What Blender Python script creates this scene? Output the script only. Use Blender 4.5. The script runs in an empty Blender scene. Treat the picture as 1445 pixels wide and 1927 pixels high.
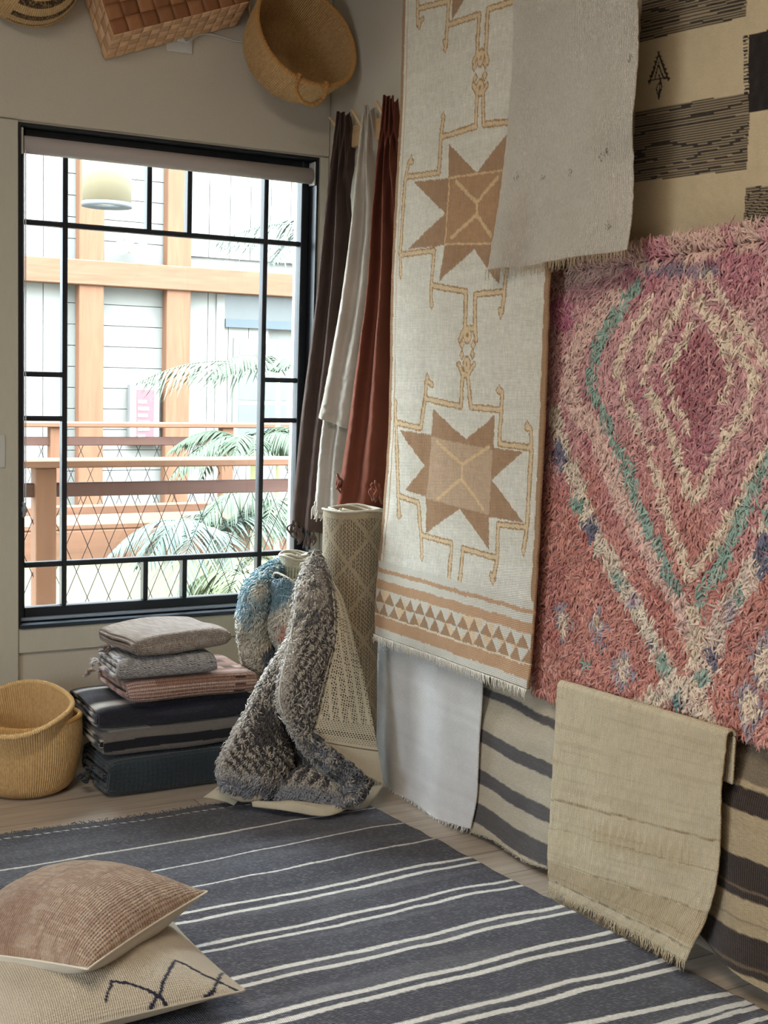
import bpy, math, random
import numpy as np
PI = math.pi
S = bpy.context.scene
COL = S.collection
rng = np.random.default_rng(7)

# ------------------------------------------------------------------ camera, sky, lamps, exposure
F = 2429.; CX, CY = 722.5, 963.5
cx_ = np.array([4297, -137, F]); cy_ = np.array([-1383, -310, F])
cx_ = cx_/np.linalg.norm(cx_); cy_ = cy_ - cx_*(cx_@cy_); cy_ = cy_/np.linalg.norm(cy_); cz_ = np.cross(cx_, cy_)
R3 = np.stack([cx_, cy_, cz_])
C0 = np.array([0, 0, 1.5])
cam = bpy.data.objects.new('camera', bpy.data.cameras.new('camera')); COL.objects.link(cam)
from mathutils import Matrix
right, down, fwd = R3[:, 0], R3[:, 1], R3[:, 2]
M = Matrix.Identity(4)
for i in range(3):
    M[i][0] = right[i]; M[i][1] = -down[i]; M[i][2] = -fwd[i]; M[i][3] = C0[i]
cam.matrix_world = M
cam.data.sensor_fit = 'VERTICAL'; cam.data.sensor_height = 24.0; cam.data.lens = 24.0*F/1927
cam.data.clip_end = 200
S.camera = cam

W = bpy.data.worlds.new('sky'); S.world = W; W.use_nodes = True
bgn = W.node_tree.nodes['Background']; bgn.inputs[0].default_value = (0.80, 0.91, 1.0, 1); bgn.inputs[1].default_value = 1.0
# overcast sky: brighter towards the zenith
_n = W.node_tree.nodes; _l = W.node_tree.links
_tc = _n.new('ShaderNodeTexCoord'); _sp = _n.new('ShaderNodeSeparateXYZ'); _l.new(_tc.outputs['Generated'], _sp.inputs[0])
_mr = _n.new('ShaderNodeMapRange'); _mr.inputs['From Min'].default_value = 0.0; _mr.inputs['From Max'].default_value = 1.0
_mr.inputs['To Min'].default_value = 5.0; _mr.inputs['To Max'].default_value = 33.0; _l.new(_sp.outputs[2], _mr.inputs['Value']); _l.new(_mr.outputs[0], bgn.inputs[1])

def area(name, loc, size, energy, color, rot, portal=False):
    l = bpy.data.lights.new(name, 'AREA'); l.shape = 'RECTANGLE'; l.size, l.size_y = size; l.energy = energy; l.color = color
    o = bpy.data.objects.new(name, l); o.location = loc; o.rotation_euler = rot; COL.objects.link(o)
    if portal: l.cycles.is_portal = True
    return o
area('window_portal', (1.755, 4.95, 1.42), (1.25, 1.9), 1, (1, 1, 1), (-PI/2, 0, 0), True)
area('fill_opening_portal', (-2.45, .9, 1.45), (1.3, 1.1), 1, (1, 1, 1), (0, -PI/2, 0), True)  # portal for the added left wall gap that lets in fill daylight
area('warm_fill', (-0.3, 1.2, 3.4), (1.6, 1.6), 42, (1.0, 0.88, 0.74), (0, 0, 0))  # added warm fill from overhead, not a fitting of the room
S.view_settings.view_transform = 'Standard'; S.view_settings.look = 'None'
S.view_settings.exposure = 1.08; S.view_settings.gamma = 1.0; S.view_settings.use_curve_mapping = False

XW, YW = 2.3933, 4.7405          # inner faces of the right wall and of the window wall

def at(px, py, ax, v):
    d = R3@np.array([px-CX, py-CY, F]); return C0 + d*((v-C0[ax])/d[ax])
def atx(px, py, x): return at(px, py, 0, x)
def aty(px, py, y): return at(px, py, 1, y)
def atz(px, py, z): return at(px, py, 2, z)

# ------------------------------------------------------------------ mesh helpers
def mesh_obj(name, V, Fs, mat, parent=None, uv=None, col=None, smooth=True, origin=None):
    V = np.asarray(V, dtype=np.float64)
    if not isinstance(Fs, list): Fs = [Fs]
    Fs = [np.asarray(f, dtype=np.int32) for f in Fs if len(f)]
    off = np.zeros(3)
    if parent is not None:
        p = parent
        while p is not None: off = off + np.array(p.location); p = p.parent
    elif origin is not None: off = np.array(origin, dtype=float)
    me = bpy.data.meshes.new(name)
    me.vertices.add(len(V)); me.vertices.foreach_set('co', (V-off).astype(np.float32).ravel())
    li = np.concatenate([f.ravel() for f in Fs]); cnt = np.concatenate([np.full(len(f), f.shape[1]) for f in Fs])
    me.loops.add(len(li)); me.loops.foreach_set('vertex_index', li)
    me.polygons.add(len(cnt)); st = np.concatenate([[0], np.cumsum(cnt)[:-1]]).astype(np.int32)
    me.polygons.foreach_set('loop_start', st); me.polygons.foreach_set('loop_total', cnt.astype(np.int32))
    me.polygons.foreach_set('use_smooth', np.full(len(cnt), bool(smooth)))
    me.update(calc_edges=True)
    if uv is not None:
        l = me.uv_layers.new(name='UVMap'); l.data.foreach_set('uv', np.asarray(uv, dtype=np.float32)[li].ravel())
    if col is not None:
        a = me.color_attributes.new('Col', 'FLOAT_COLOR', 'POINT')
        c = np.ones((len(V), 4), dtype=np.float32); c[:, :3] = col; a.data.foreach_set('color', c.ravel())
    me.validate()
    if mat is not None: me.materials.append(mat)
    o = bpy.data.objects.new(name, me); COL.objects.link(o)
    if parent is not None: o.parent = parent
    elif origin is not None: o.location = origin
    return o

def tag(o, label, cat, group=None):
    o['label'] = label; o['category'] = cat
    if group: o['group'] = group
    return o
def thing(name, label, cat, loc, group=None):
    o = bpy.data.objects.new(name, None); COL.objects.link(o); o.location = loc; o.empty_display_size = .1
    return tag(o, label, cat, group)
def structure(o): o['kind'] = 'structure'; return o

class MB:
    def __init__(s): s.V = []; s.F = {}; s.n = 0; s.C = []
    def add(s, V, F, col=None):
        V = np.asarray(V, float); F = np.asarray(F, int)
        s.V.append(V); s.F.setdefault(F.shape[1], []).append(F+s.n); s.n += len(V)
        if col is not None: s.C.append(np.broadcast_to(np.asarray(col, float), (len(V), 3)))
        return s
    def box(s, x0, x1, y0, y1, z0, z1, b=0.0, col=None):
        if b <= 0:
            V = [(x, y, z) for x in (x0, x1) for y in (y0, y1) for z in (z0, z1)]
            F = [(0, 1, 3, 2), (4, 6, 7, 5), (0, 4, 5, 1), (2, 3, 7, 6), (0, 2, 6, 4), (1, 5, 7, 3)]
            return s.add(V, F, col)
        c = np.array([(x0+x1)/2, (y0+y1)/2, (z0+z1)/2]); h = np.array([abs(x1-x0)/2, abs(y1-y0)/2, abs(z1-z0)/2])
        b = min(b, h.min()*.95)
        V = []; idx = {}
        for sx in (-1, 1):
            for sy in (-1, 1):
                for sz in (-1, 1):
                    for k in range(3):
                        p = h.copy()-b; p[k] = h[k]; idx[(sx, sy, sz, k)] = len(V); V.append(c+p*np.array([sx, sy, sz]))
        Q = []; T = []
        for k in range(3):
            a, d = [i for i in range(3) if i != k]
            for sg in (-1, 1):
                q = []
                for (u, v) in ((-1, -1), (1, -1), (1, 1), (-1, 1)):
                    t = [0, 0, 0]; t[k] = sg; t[a] = u; t[d] = v; q.append(idx[(t[0], t[1], t[2], k)])
                if (sg > 0) == (k == 1): q = q[::-1]
                Q.append(q)
        for k in range(3):
            a, d = [i for i in range(3) if i != k]
            for u in (-1, 1):
                for v in (-1, 1):
                    q = []
                    for (w, kk) in ((-1, a), (1, a), (1, d), (-1, d)):
                        t = [0, 0, 0]; t[k] = w; t[a] = u; t[d] = v; q.append(idx[(t[0], t[1], t[2], kk)])
                    Q.append(q)
        for sx in (-1, 1):
            for sy in (-1, 1):
                for sz in (-1, 1): T.append([idx[(sx, sy, sz, k)] for k in range(3)])
        V = np.array(V); Q = np.array(Q); T = np.array(T)
        def fix(Fa):
            out = []
            for f in Fa:
                p = V[f]; n = np.cross(p[1]-p[0], p[2]-p[0])
                out.append(f if n@(p.mean(0)-c) > 0 else f[::-1])
            return np.array(out)
        n0 = s.n
        s.V.append(V); s.F.setdefault(4, []).append(fix(Q)+n0); s.F.setdefault(3, []).append(fix(T)+n0); s.n += len(V)
        if col is not None: s.C.append(np.broadcast_to(np.asarray(col, float), (len(V), 3)))
        return s
    def tube(s, P, r, n=6, col=None):
        P = np.asarray(P, float); k = len(P); r = np.broadcast_to(np.asarray(r, float), (k,))
        T = np.gradient(P, axis=0); T /= np.linalg.norm(T, axis=1)[:, None]+1e-12
        ref = np.array([0, 0, 1.]) if abs(T.mean(0)[2]) < .8 else np.array([1., 0, 0])
        A = np.cross(T, ref); A /= np.linalg.norm(A, axis=1)[:, None]+1e-12; B = np.cross(T, A)
        th = np.arange(n)*2*PI/n
        V = P[:, None]+r[:, None, None]*(A[:, None]*np.cos(th)[None, :, None]+B[:, None]*np.sin(th)[None, :, None])
        V = np.concatenate([V.reshape(-1, 3), P[:1], P[-1:]])
        i = np.arange(k-1)[:, None]*n; j = np.arange(n)[None]; j2 = (j+1) % n
        Q = np.stack([i+j, i+j2, i+n+j2, i+n+j], -1).reshape(-1, 4)
        T0 = np.stack([j[0], np.full(n, k*n), j2[0]], -1); T1 = np.stack([(k-1)*n+j[0], (k-1)*n+j2[0], np.full(n, k*n+1)], -1)
        n0 = s.n; s.V.append(V); s.F.setdefault(4, []).append(Q+n0); s.F.setdefault(3, []).append(np.concatenate([T0, T1])+n0); s.n += len(V)
        if col is not None: s.C.append(np.broadcast_to(np.asarray(col, float), (len(V), 3)))
        return s
    def build(s, name, mat, parent=None, smooth=False, origin=None, bias=None):
        C = np.concatenate(s.C) if s.C else None
        return mesh_obj(name, np.concatenate(s.V), [np.concatenate(f) for f in s.F.values()], mat, parent, None, C, smooth, origin)

def grid_faces(nr, nc, off=0, flip=False):
    i = np.arange(nr-1)[:, None]*nc; j = np.arange(nc-1)[None]
    q = np.stack([i+j, i+nc+j, i+nc+j+1, i+j+1], -1).reshape(-1, 4)+off
    return q[:, ::-1] if flip else q
def solid(P, t, toward=None):
    """P (r,c,3): front sheet; returns verts, faces of a sheet of thickness t behind it, and front normals"""
    nr, nc = P.shape[:2]
    du = np.gradient(P, axis=1); dv = np.gradient(P, axis=0)
    N = np.cross(dv, du); N /= np.linalg.norm(N, axis=2)[..., None]+1e-12
    if toward is not None and (N.reshape(-1, 3)@np.array(toward)).mean() < 0: N = -N; fl = True
    else: fl = False
    Bk = P-N*t
    V = np.concatenate([P.reshape(-1, 3), Bk.reshape(-1, 3)]); n = nr*nc
    Fr = grid_faces(nr, nc, 0, fl); Fb = grid_faces(nr, nc, n, not fl)
    rim = np.concatenate([np.arange(nc), np.arange(1, nr)*nc+nc-1, (nr-1)*nc+np.arange(nc-2, -1, -1), np.arange(nr-2, 0, -1)*nc])
    r2 = np.roll(rim, -1); Fe = np.stack([rim, r2, r2+n, rim+n], -1)
    if fl: Fe = Fe[:, ::-1]
    return V, np.concatenate([Fr, Fb, Fe]), N

def crom(pts, n, closed=False):
    p = np.asarray(pts, float)
    if p.ndim == 1: p = p[:, None]
    k = len(p)
    if k == 2: t = np.linspace(0, 1, n)[:, None]; return p[0]+(p[1]-p[0])*t
    q = np.concatenate([2*p[:1]-p[1:2], p, 2*p[-1:]-p[-2:-1]])
    t = np.linspace(0, k-1, n); i = np.minimum(t.astype(int), k-2); f = (t-i)[:, None]
    a, b, c, d = q[i], q[i+1], q[i+2], q[i+3]
    return .5*((2*b)+(-a+c)*f+(2*a-5*b+4*c-d)*f*f+(-a+3*b-3*c+d)*f**3)

_P = rng.random((64, 64))
def vnoise(x, y, seed=0):
    x = np.asarray(x, float)+seed*13.7; y = np.asarray(y, float)+seed*7.3
    xi = np.floor(x).astype(int); yi = np.floor(y).astype(int); fx = x-xi; fy = y-yi
    fx = fx*fx*(3-2*fx); fy = fy*fy*(3-2*fy)
    g = lambda a, b: _P[a % 64, b % 64]
    return ((g(xi, yi)*(1-fx)+g(xi+1, yi)*fx)*(1-fy)+(g(xi, yi+1)*(1-fx)+g(xi+1, yi+1)*fx)*fy)*2-1
def sstep(a, b, x): t = np.clip((x-a)/(b-a), 0, 1); return t*t*(3-2*t)
def seg_dist(X, Y, pts):
    d = np.full(X.shape, 1e9); pts = np.asarray(pts, float)
    for a, b in zip(pts[:-1], pts[1:]):
        v = b-a; L = v@v+1e-12
        t = np.clip(((X-a[0])*v[0]+(Y-a[1])*v[1])/L, 0, 1)
        d = np.minimum(d, np.hypot(X-a[0]-t*v[0], Y-a[1]-t*v[1]))
    return d
def in_poly(X, Y, pts):
    c = np.zeros(X.shape, bool); p = np.asarray(pts, float); n = len(p)
    for i in range(n):
        x1, y1 = p[i]; x2, y2 = p[(i+1) % n]
        k = ((y1 > Y) != (y2 > Y)); xx = (x2-x1)*(Y-y1)/(y2-y1+1e-12)+x1
        c ^= k & (X < xx)
    return c
def mixc(C, c, m): m = np.asarray(m, float)[..., None]; return C*(1-m)+np.array(c)*m
def srgb(r, g, b):
    f = lambda v: (v/255/12.92) if v/255 <= .04045 else ((v/255+.055)/1.055)**2.4
    return np.array([f(r), f(g), f(b)])

# ------------------------------------------------------------------ materials
def new_mat(name):
    m = bpy.data.materials.new(name); m.use_nodes = True
    nt = m.node_tree; return m, nt, nt.nodes['Principled BSDF']
def nd(nt, t, **kw):
    n = nt.nodes.new(t)
    for k, v in kw.items(): setattr(n, k, v)
    return n
def mth(nt, op, a, b=None):
    n = nd(nt, 'ShaderNodeMath', operation=op)
    for i, v in enumerate((a, b)):
        if v is None: continue
        if isinstance(v, (int, float)): n.inputs[i].default_value = v
        else: nt.links.new(v, n.inputs[i])
    return n.outputs[0]
def fabric(name, color=None, fu=300, fv=300, bump=.6, dist=.002, var=.15, nscale=260, stretch=(1, 1, 1), rough=.95, sheen=.2, amp_u=1., amp_v=1., coarse=.12, cscale=9):
    m, nt, b = new_mat(name); L = nt.links.new
    uv = nd(nt, 'ShaderNodeUVMap'); sep = nd(nt, 'ShaderNodeSeparateXYZ'); L(uv.outputs[0], sep.inputs[0])
    tc = nd(nt, 'ShaderNodeTexCoord')
    mp = nd(nt, 'ShaderNodeMapping'); mp.inputs['Scale'].default_value = stretch; L(tc.outputs['Object'], mp.inputs[0])
    nz = nd(nt, 'ShaderNodeTexNoise'); nz.inputs['Scale'].default_value = nscale; nz.inputs['Detail'].default_value = 3; L(mp.outputs[0], nz.inputs['Vector'])
    n2 = nd(nt, 'ShaderNodeTexNoise'); n2.inputs['Scale'].default_value = cscale; n2.inputs['Detail'].default_value = 4; L(tc.outputs['Object'], n2.inputs['Vector'])
    wob = mth(nt, 'MULTIPLY', n2.outputs['Fac'], 4.0)
    su = mth(nt, 'SINE', mth(nt, 'ADD', mth(nt, 'MULTIPLY', sep.outputs[0], fu*2*PI), wob))
    sv = mth(nt, 'SINE', mth(nt, 'ADD', mth(nt, 'MULTIPLY', sep.outputs[1], fv*2*PI), wob))
    h = mth(nt, 'ADD', mth(nt, 'MULTIPLY', su, amp_u*.35), mth(nt, 'MULTIPLY', sv, amp_v*.35))
    h = mth(nt, 'ADD', h, mth(nt, 'MULTIPLY', nz.outputs['Fac'], 1.6))
    bp = nd(nt, 'ShaderNodeBump'); bp.inputs['Strength'].default_value = bump; bp.inputs['Distance'].default_value = dist
    L(h, bp.inputs['Height']); L(bp.outputs[0], b.inputs['Normal'])
    if color is None:
        ca = nd(nt, 'ShaderNodeAttribute', attribute_name='Col'); cs = ca.outputs['Color']
    else:
        cr = nd(nt, 'ShaderNodeRGB'); cr.outputs[0].default_value = (*color, 1); cs = cr.outputs[0]
    v = mth(nt, 'ADD', mth(nt, 'MULTIPLY', mth(nt, 'SUBTRACT', nz.outputs['Fac'], .5), var*4), 1.0)
    v = mth(nt, 'ADD', v, mth(nt, 'MULTIPLY', mth(nt, 'SUBTRACT', n2.outputs['Fac'], .5), coarse*2))
    mx = nd(nt, 'ShaderNodeVectorMath', operation='SCALE'); L(cs, mx.inputs[0]); L(v, mx.inputs['Scale'])
    L(mx.outputs[0], b.inputs['Base Color'])
    b.inputs['Roughness'].default_value = rough; b.inputs['Specular IOR Level'].default_value = .15
    b.inputs['Sheen Weight'].default_value = sheen; b.inputs['Sheen Roughness'].default_value = .5
    return m
def plain(name, color, rough=.6, bump=0., bscale=40, dist=.003, spec=.4, var=0., metal=0., stretch=(1, 1, 1), attr=False):
    m, nt, b = new_mat(name); L = nt.links.new
    tc = nd(nt, 'ShaderNodeTexCoord'); mp = nd(nt, 'ShaderNodeMapping'); mp.inputs['Scale'].default_value = stretch; L(tc.outputs['Object'], mp.inputs[0])
    nz = nd(nt, 'ShaderNodeTexNoise'); nz.inputs['Scale'].default_value = bscale; nz.inputs['Detail'].default_value = 4; L(mp.outputs[0], nz.inputs['Vector'])
    if bump > 0:
        bp = nd(nt, 'ShaderNodeBump'); bp.inputs['Strength'].default_value = bump; bp.inputs['Distance'].default_value = dist
        L(nz.outputs['Fac'], bp.inputs['Height']); L(bp.outputs[0], b.inputs['Normal'])
    if attr:
        ca = nd(nt, 'ShaderNodeAttribute', attribute_name='Col'); cs = ca.outputs['Color']
    else:
        cr = nd(nt, 'ShaderNodeRGB'); cr.outputs[0].default_value = (*color, 1); cs = cr.outputs[0]
    v = mth(nt, 'ADD', mth(nt, 'MULTIPLY', mth(nt, 'SUBTRACT', nz.outputs['Fac'], .5), var*4), 1.0)
    mx = nd(nt, 'ShaderNodeVectorMath', operation='SCALE'); L(cs, mx.inputs[0]); L(v, mx.inputs['Scale']); L(mx.outputs[0], b.inputs['Base Color'])
    b.inputs['Roughness'].default_value = rough; b.inputs['Specular IOR Level'].default_value = spec; b.inputs['Metallic'].default_value = metal
    return m
def wood(name, c1, c2, axis='Z', scale=3., rough=.5, spec=.3, ring=14, knots=False):
    m, nt, b = new_mat(name); L = nt.links.new
    tc = nd(nt, 'ShaderNodeTexCoord'); mp = nd(nt, 'ShaderNodeMapping')
    sc = {'X': (.08, 1, 1), 'Y': (1, .08, 1), 'Z': (1, 1, .08)}[axis]; mp.inputs['Scale'].default_value = sc
    L(tc.outputs['Object'], mp.inputs[0])
    nz = nd(nt, 'ShaderNodeTexNoise'); nz.inputs['Scale'].default_value = scale*12; nz.inputs['Detail'].default_value = 6; nz.inputs['Distortion'].default_value = 1.4; L(mp.outputs[0], nz.inputs['Vector'])
    n3 = nd(nt, 'ShaderNodeTexNoise'); n3.inputs['Scale'].default_value = scale*3; n3.inputs['Detail'].default_value = 3; n3.inputs['Distortion'].default_value = 2; L(mp.outputs[0], n3.inputs['Vector'])
    f = mth(nt, 'ADD', mth(nt, 'MULTIPLY', nz.outputs['Fac'], .6), mth(nt, 'MULTIPLY', n3.outputs['Fac'], .4))
    cr = nd(nt, 'ShaderNodeValToRGB'); cr.color_ramp.elements[0].position = .3; cr.color_ramp.elements[1].position = .68
    cr.color_ramp.elements[0].color = (*c1, 1); cr.color_ramp.elements[1].color = (*c2, 1); L(f, cr.inputs[0]); L(cr.outputs[0], b.inputs['Base Color'])
    bp = nd(nt, 'ShaderNodeBump'); bp.inputs['Strength'].default_value = .2; bp.inputs['Distance'].default_value = .002; L(nz.outputs['Fac'], bp.inputs['Height']); L(bp.outputs[0], b.inputs['Normal'])
    b.inputs['Roughness'].default_value = rough; b.inputs['Specular IOR Level'].default_value = spec
    return m

wall_m = plain('wall_paint', srgb(196, 188, 172), .85, .35, 120, .002, .2, .02)
trim_m = plain('painted_board', srgb(190, 186, 170), .75, .35, 60, .003, .25, .03, stretch=(1, 1, .3))
black_m = plain('black_metal', (.012, .015, .02), .38, .1, 60, .001, .45, .05)
def floor_material():
    m, nt, b = new_mat('oak_planks'); L = nt.links.new
    tc = nd(nt, 'ShaderNodeTexCoord'); br = nd(nt, 'ShaderNodeTexBrick')
    br.inputs['Scale'].default_value = 1; br.inputs['Brick Width'].default_value = 1.6; br.inputs['Row Height'].default_value = .17
    br.inputs['Mortar Size'].default_value = .0015; br.inputs['Mortar Smooth'].default_value = .3
    br.inputs['Color1'].default_value = (*srgb(190, 178, 162), 1); br.inputs['Color2'].default_value = (*srgb(172, 158, 142), 1); br.inputs['Mortar'].default_value = (.09, .07, .05, 1)
    L(tc.outputs['Object'], br.inputs['Vector'])
    mp = nd(nt, 'ShaderNodeMapping'); mp.inputs['Scale'].default_value = (.07, 1, 1); L(tc.outputs['Object'], mp.inputs[0])
    nz = nd(nt, 'ShaderNodeTexNoise'); nz.inputs['Scale'].default_value = 45; nz.inputs['Detail'].default_value = 6; nz.inputs['Distortion'].default_value = .6; L(mp.outputs[0], nz.inputs['Vector'])
    v = mth(nt, 'ADD', mth(nt, 'MULTIPLY', mth(nt, 'SUBTRACT', nz.outputs['Fac'], .5), .9), 1.0)
    mx = nd(nt, 'ShaderNodeVectorMath', operation='SCALE'); L(br.outputs['Color'], mx.inputs[0]); L(v, mx.inputs['Scale']); L(mx.outputs[0], b.inputs['Base Color'])
    b.inputs['Roughness'].default_value = .38; b.inputs['Specular IOR Level'].default_value = .5
    bp = nd(nt, 'ShaderNodeBump'); bp.inputs['Strength'].default_value = .25; bp.inputs['Distance'].default_value = .002
    L(mth(nt, 'SUBTRACT', mth(nt, 'MULTIPLY', nz.outputs['Fac'], .4), br.outputs['Fac']), bp.inputs['Height']); L(bp.outputs[0], b.inputs['Normal'])
    return m
floor_m = floor_material()

# ------------------------------------------------------------------ room shell
WX0, WX1, WZ0, WZ1 = 1.159, 2.352, .513, 2.334      # window opening
CEIL = 3.55
structure(MB().box(-2.7, XW+.15, -2.6, YW+.25, -.12, 0).build('floor', floor_m))
dark_wall_m = plain('low_bounce_wall', srgb(120, 108, 94), .85, .2, 120, .002, .2, .02)  # unseen walls and ceiling darkened to cut bounced light
structure(MB().box(-2.7, XW+.15, -2.6, YW+.25, CEIL, CEIL+.12).build('ceiling', dark_wall_m))
b = MB(); YO = YW+.22
b.box(-2.7, WX0, YW, YO, 0, CEIL); b.box(WX1, XW+.15, YW, YO, 0, CEIL); b.box(WX0, WX1, YW, YO, 0, WZ0); b.box(WX0, WX1, YW, YO, WZ1, CEIL)
structure(b.build('wall_back', wall_m))
structure(MB().box(XW, XW+.15, -2.6, YW, 0, CEIL).build('wall_right', wall_m))
structure(MB().box(-2.7, XW+.15, -2.75, -2.6, 0, CEIL).build('wall_front', dark_wall_m))
b = MB(); b.box(-2.7, -2.55, -2.6, .25, 0, CEIL); b.box(-2.7, -2.55, 1.55, YW, 0, CEIL); b.box(-2.7, -2.55, .25, 1.55, 2.0, CEIL); b.box(-2.7, -2.55, .25, 1.55, 0, .9)  # gap added in this unseen wall to let fill daylight in
structure(b.build('wall_left', dark_wall_m))

# upper drywall stands a little proud of the window casings
zt = WZ1+.006
structure(MB().box(-2.5, XW-.002, YW-.014, YW-.001, zt, CEIL-.01, .003).build('trim_1', wall_m))
# casing board left of the window, apron, narrow casing right
cl = aty(33, 700, YW-.02)[0]
structure(MB().box(WX0-.32, WX0-.004, YW-.024, YW-.001, .0, zt-.004, .003).build('trim_2', trim_m))
structure(MB().box(WX0-.002, XW-.003, YW-.016, YW-.001, .416, WZ0-.004, .003).build('trim_3', trim_m))
structure(MB().box(WX1+.004, XW-.003, YW-.012, YW-.001, WZ0, zt-.004, .002).build('trim_4', trim_m))

# window
def glass_mat():
    m = bpy.data.materials.new('window_glass'); m.use_nodes = True; nt = m.node_tree; nt.nodes.clear(); L = nt.links.new
    o = nd(nt, 'ShaderNodeOutputMaterial'); t = nd(nt, 'ShaderNodeBsdfTransparent'); g = nd(nt, 'ShaderNodeBsdfGlossy'); g.inputs['Roughness'].default_value = .02
    fr = nd(nt, 'ShaderNodeFresnel'); fr.inputs[0].default_value = 1.25; mx = nd(nt, 'ShaderNodeMixShader')
    t.inputs[0].default_value = (.97, .985, .98, 1)
    L(fr.outputs[0], mx.inputs[0]); L(t.outputs[0], mx.inputs[1]); L(g.outputs[0], mx.inputs[2]); L(mx.outputs[0], o.inputs[0]); return m
win = bpy.data.objects.new('window_1', None); COL.objects.link(win); win.location = (1.755, 4.82, WZ0); structure(win)
b = MB(); yA, yB = YW-.004, 4.86
b.box(WX0+.001, WX0+.010, yA, yB, WZ0+.001, WZ1-.001); b.box(WX1-.010, WX1-.001, yA, yB, WZ0+.001, WZ1-.001)
b.box(WX0+.010, WX1-.010, yA, yB, WZ1-.010, WZ1-.001); b.box(WX0+.010, WX1-.010, yA, yB, WZ0+.001, WZ0+.008)
b.build('window_reveal', black_m, win)
b = MB(); y0, y1 = 4.80, 4.85
b.box(WX0+.010, 1.198, y0, y1, WZ0+.008, WZ1-.010, .003); b.box(2.309, WX1-.010, y0, y1, WZ0+.008, WZ1-.010, .003)
b.box(1.198, 2.309, y0, y1, WZ0+.008, .571, .003); b.box(1.198, 2.309, y0, y1, 2.285, WZ1-.010, .003)
b.build('window_frame', black_m, win)
b = MB(); w = .0095; ya, yb = 4.803, 4.845
for x in (1.3485, 2.156): b.box(x-w, x+w, ya, yb, .571, 2.285, .004)
for z in (.732, 1.995):
    b.box(1.198, 2.309, ya+.002, yb-.002, z-w, z+w, .004)
for x in (1.671, 1.833):
    b.box(x-w, x+w, ya, yb, .571, .732, .004); b.box(x-w, x+w, ya, yb, 1.995, 2.285, .004)
for z in (1.281, 1.4445):
    b.box(1.198, 1.3485, ya+.001, yb-.001, z-w, z+w, .004); b.box(2.156, 2.309, ya+.001, yb-.001, z-w, z+w, .004)
b.build('glazing_bars', black_m, win)
MB().box(1.19, 2.32, 4.822, 4.826, .56, 2.30).build('window_glass', glass_mat(), win)
MB().box(WX0+.0, WX1-.0, YW-.028, YW+.02, WZ0-.004, WZ0+.010, .003).build('window_sill', plain('sill_edge', (.02, .028, .04), .3), win)
MB().box(WX0+.002, WX1-.002, 4.775, 4.800, WZ0+.012, WZ0+.024, .003).build('sill_bead', plain('sill_bead_paint', srgb(150, 165, 180), .35), win)

# roller blind
blind_m = fabric('blind_fabric', srgb(178, 168, 162), 900, 900, .2, .0005, .02, 400, coarse=.02)
whitep = plain('white_plastic', srgb(205, 203, 198), .4, 0, spec=.4)
t = thing('roller_blind', 'rolled-up off-white roller blind across the top of the black window', 'blind', (1.76, 4.765, 2.262))
MB().tube([(1.185, 4.768, 2.262), (1.76, 4.768, 2.262), (2.33, 4.768, 2.262)], .031, 40).build('rolled_fabric', blind_m, t, True)
for x0, x1 in ((1.172, 1.180), (2.334, 2.341)):
    MB().box(x0, x1, 4.742, 4.795, 2.225, 2.318, .003).build('bracket', whitep, t)
b = MB()
for yy in (4.748, 4.760):
    P = np.stack([np.full(400, 1.1885-.004*(yy > 4.75)), np.full(400, yy), np.linspace(2.24, .955, 400)], 1)
    r = .0014+.0014*np.abs(np.sin(np.arange(400)*PI/2)); b.tube(P, r, 5)
b.build('bead_chain', plain('chain_plastic', srgb(200, 205, 210), .3), t, True)
b = MB(); th = np.linspace(0, 2*PI, 25); c = np.array([1.181, 4.753, .948])
b.tube(c+np.stack([0*th, .021*np.cos(th), .024*np.sin(th)], 1), .006, 8); b.tube([c+[-.008, 0, 0], c+[.012, 0, 0]], .012, 16)
b.build('chain_tensioner', plain('grey_plastic', srgb(150, 155, 158), .35), t, True)

# switch plate on the casing and outlet with cord above the window
p = aty(-12, 818, YW-.03); q = aty(10, 880, YW-.03)
tag(MB().box(p[0], q[0], YW-.031, YW-.0245, q[2], p[2], .002).build('switch_plate', plain('switch_paint', srgb(196, 196, 190), .5), origin=((p[0]+q[0])/2, YW-.0245, (p[2]+q[2])/2)),
    'pale switch plate on the painted board at the left edge of the window', 'switch')
o1 = aty(339, 80, YW-.02)
t = thing('wall_outlet', 'white wall outlet below the rectangular woven basket', 'outlet', (o1[0], YW-.0145, o1[2]))
MB().box(o1[0]-.052, o1[0]+.05, YW-.022, YW-.0145, o1[2]-.035, o1[2]+.07, .003).build('cover_plate', whitep, t)
MB().box(o1[0]-.02, o1[0]+.02, YW-.04, YW-.022, o1[2]+.0, o1[2]+.03, .006).build('plug', whitep, t)
pts = [o1+[0, -.02, .015], aty(352, 80, YW-.05), aty(372, 66, YW-.03), aty(395, 64, YW-.02), aty(425, 72, YW-.02), aty(455, 78, YW-.02), aty(500, 60, YW-.02)]
tag(MB().tube(crom(pts, 60), .0035, 8).build('power_cord', whitep, None, True, origin=(o1[0], YW-.02, o1[2])), 'white power cord running from the outlet to the round basket', 'cord')

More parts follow.
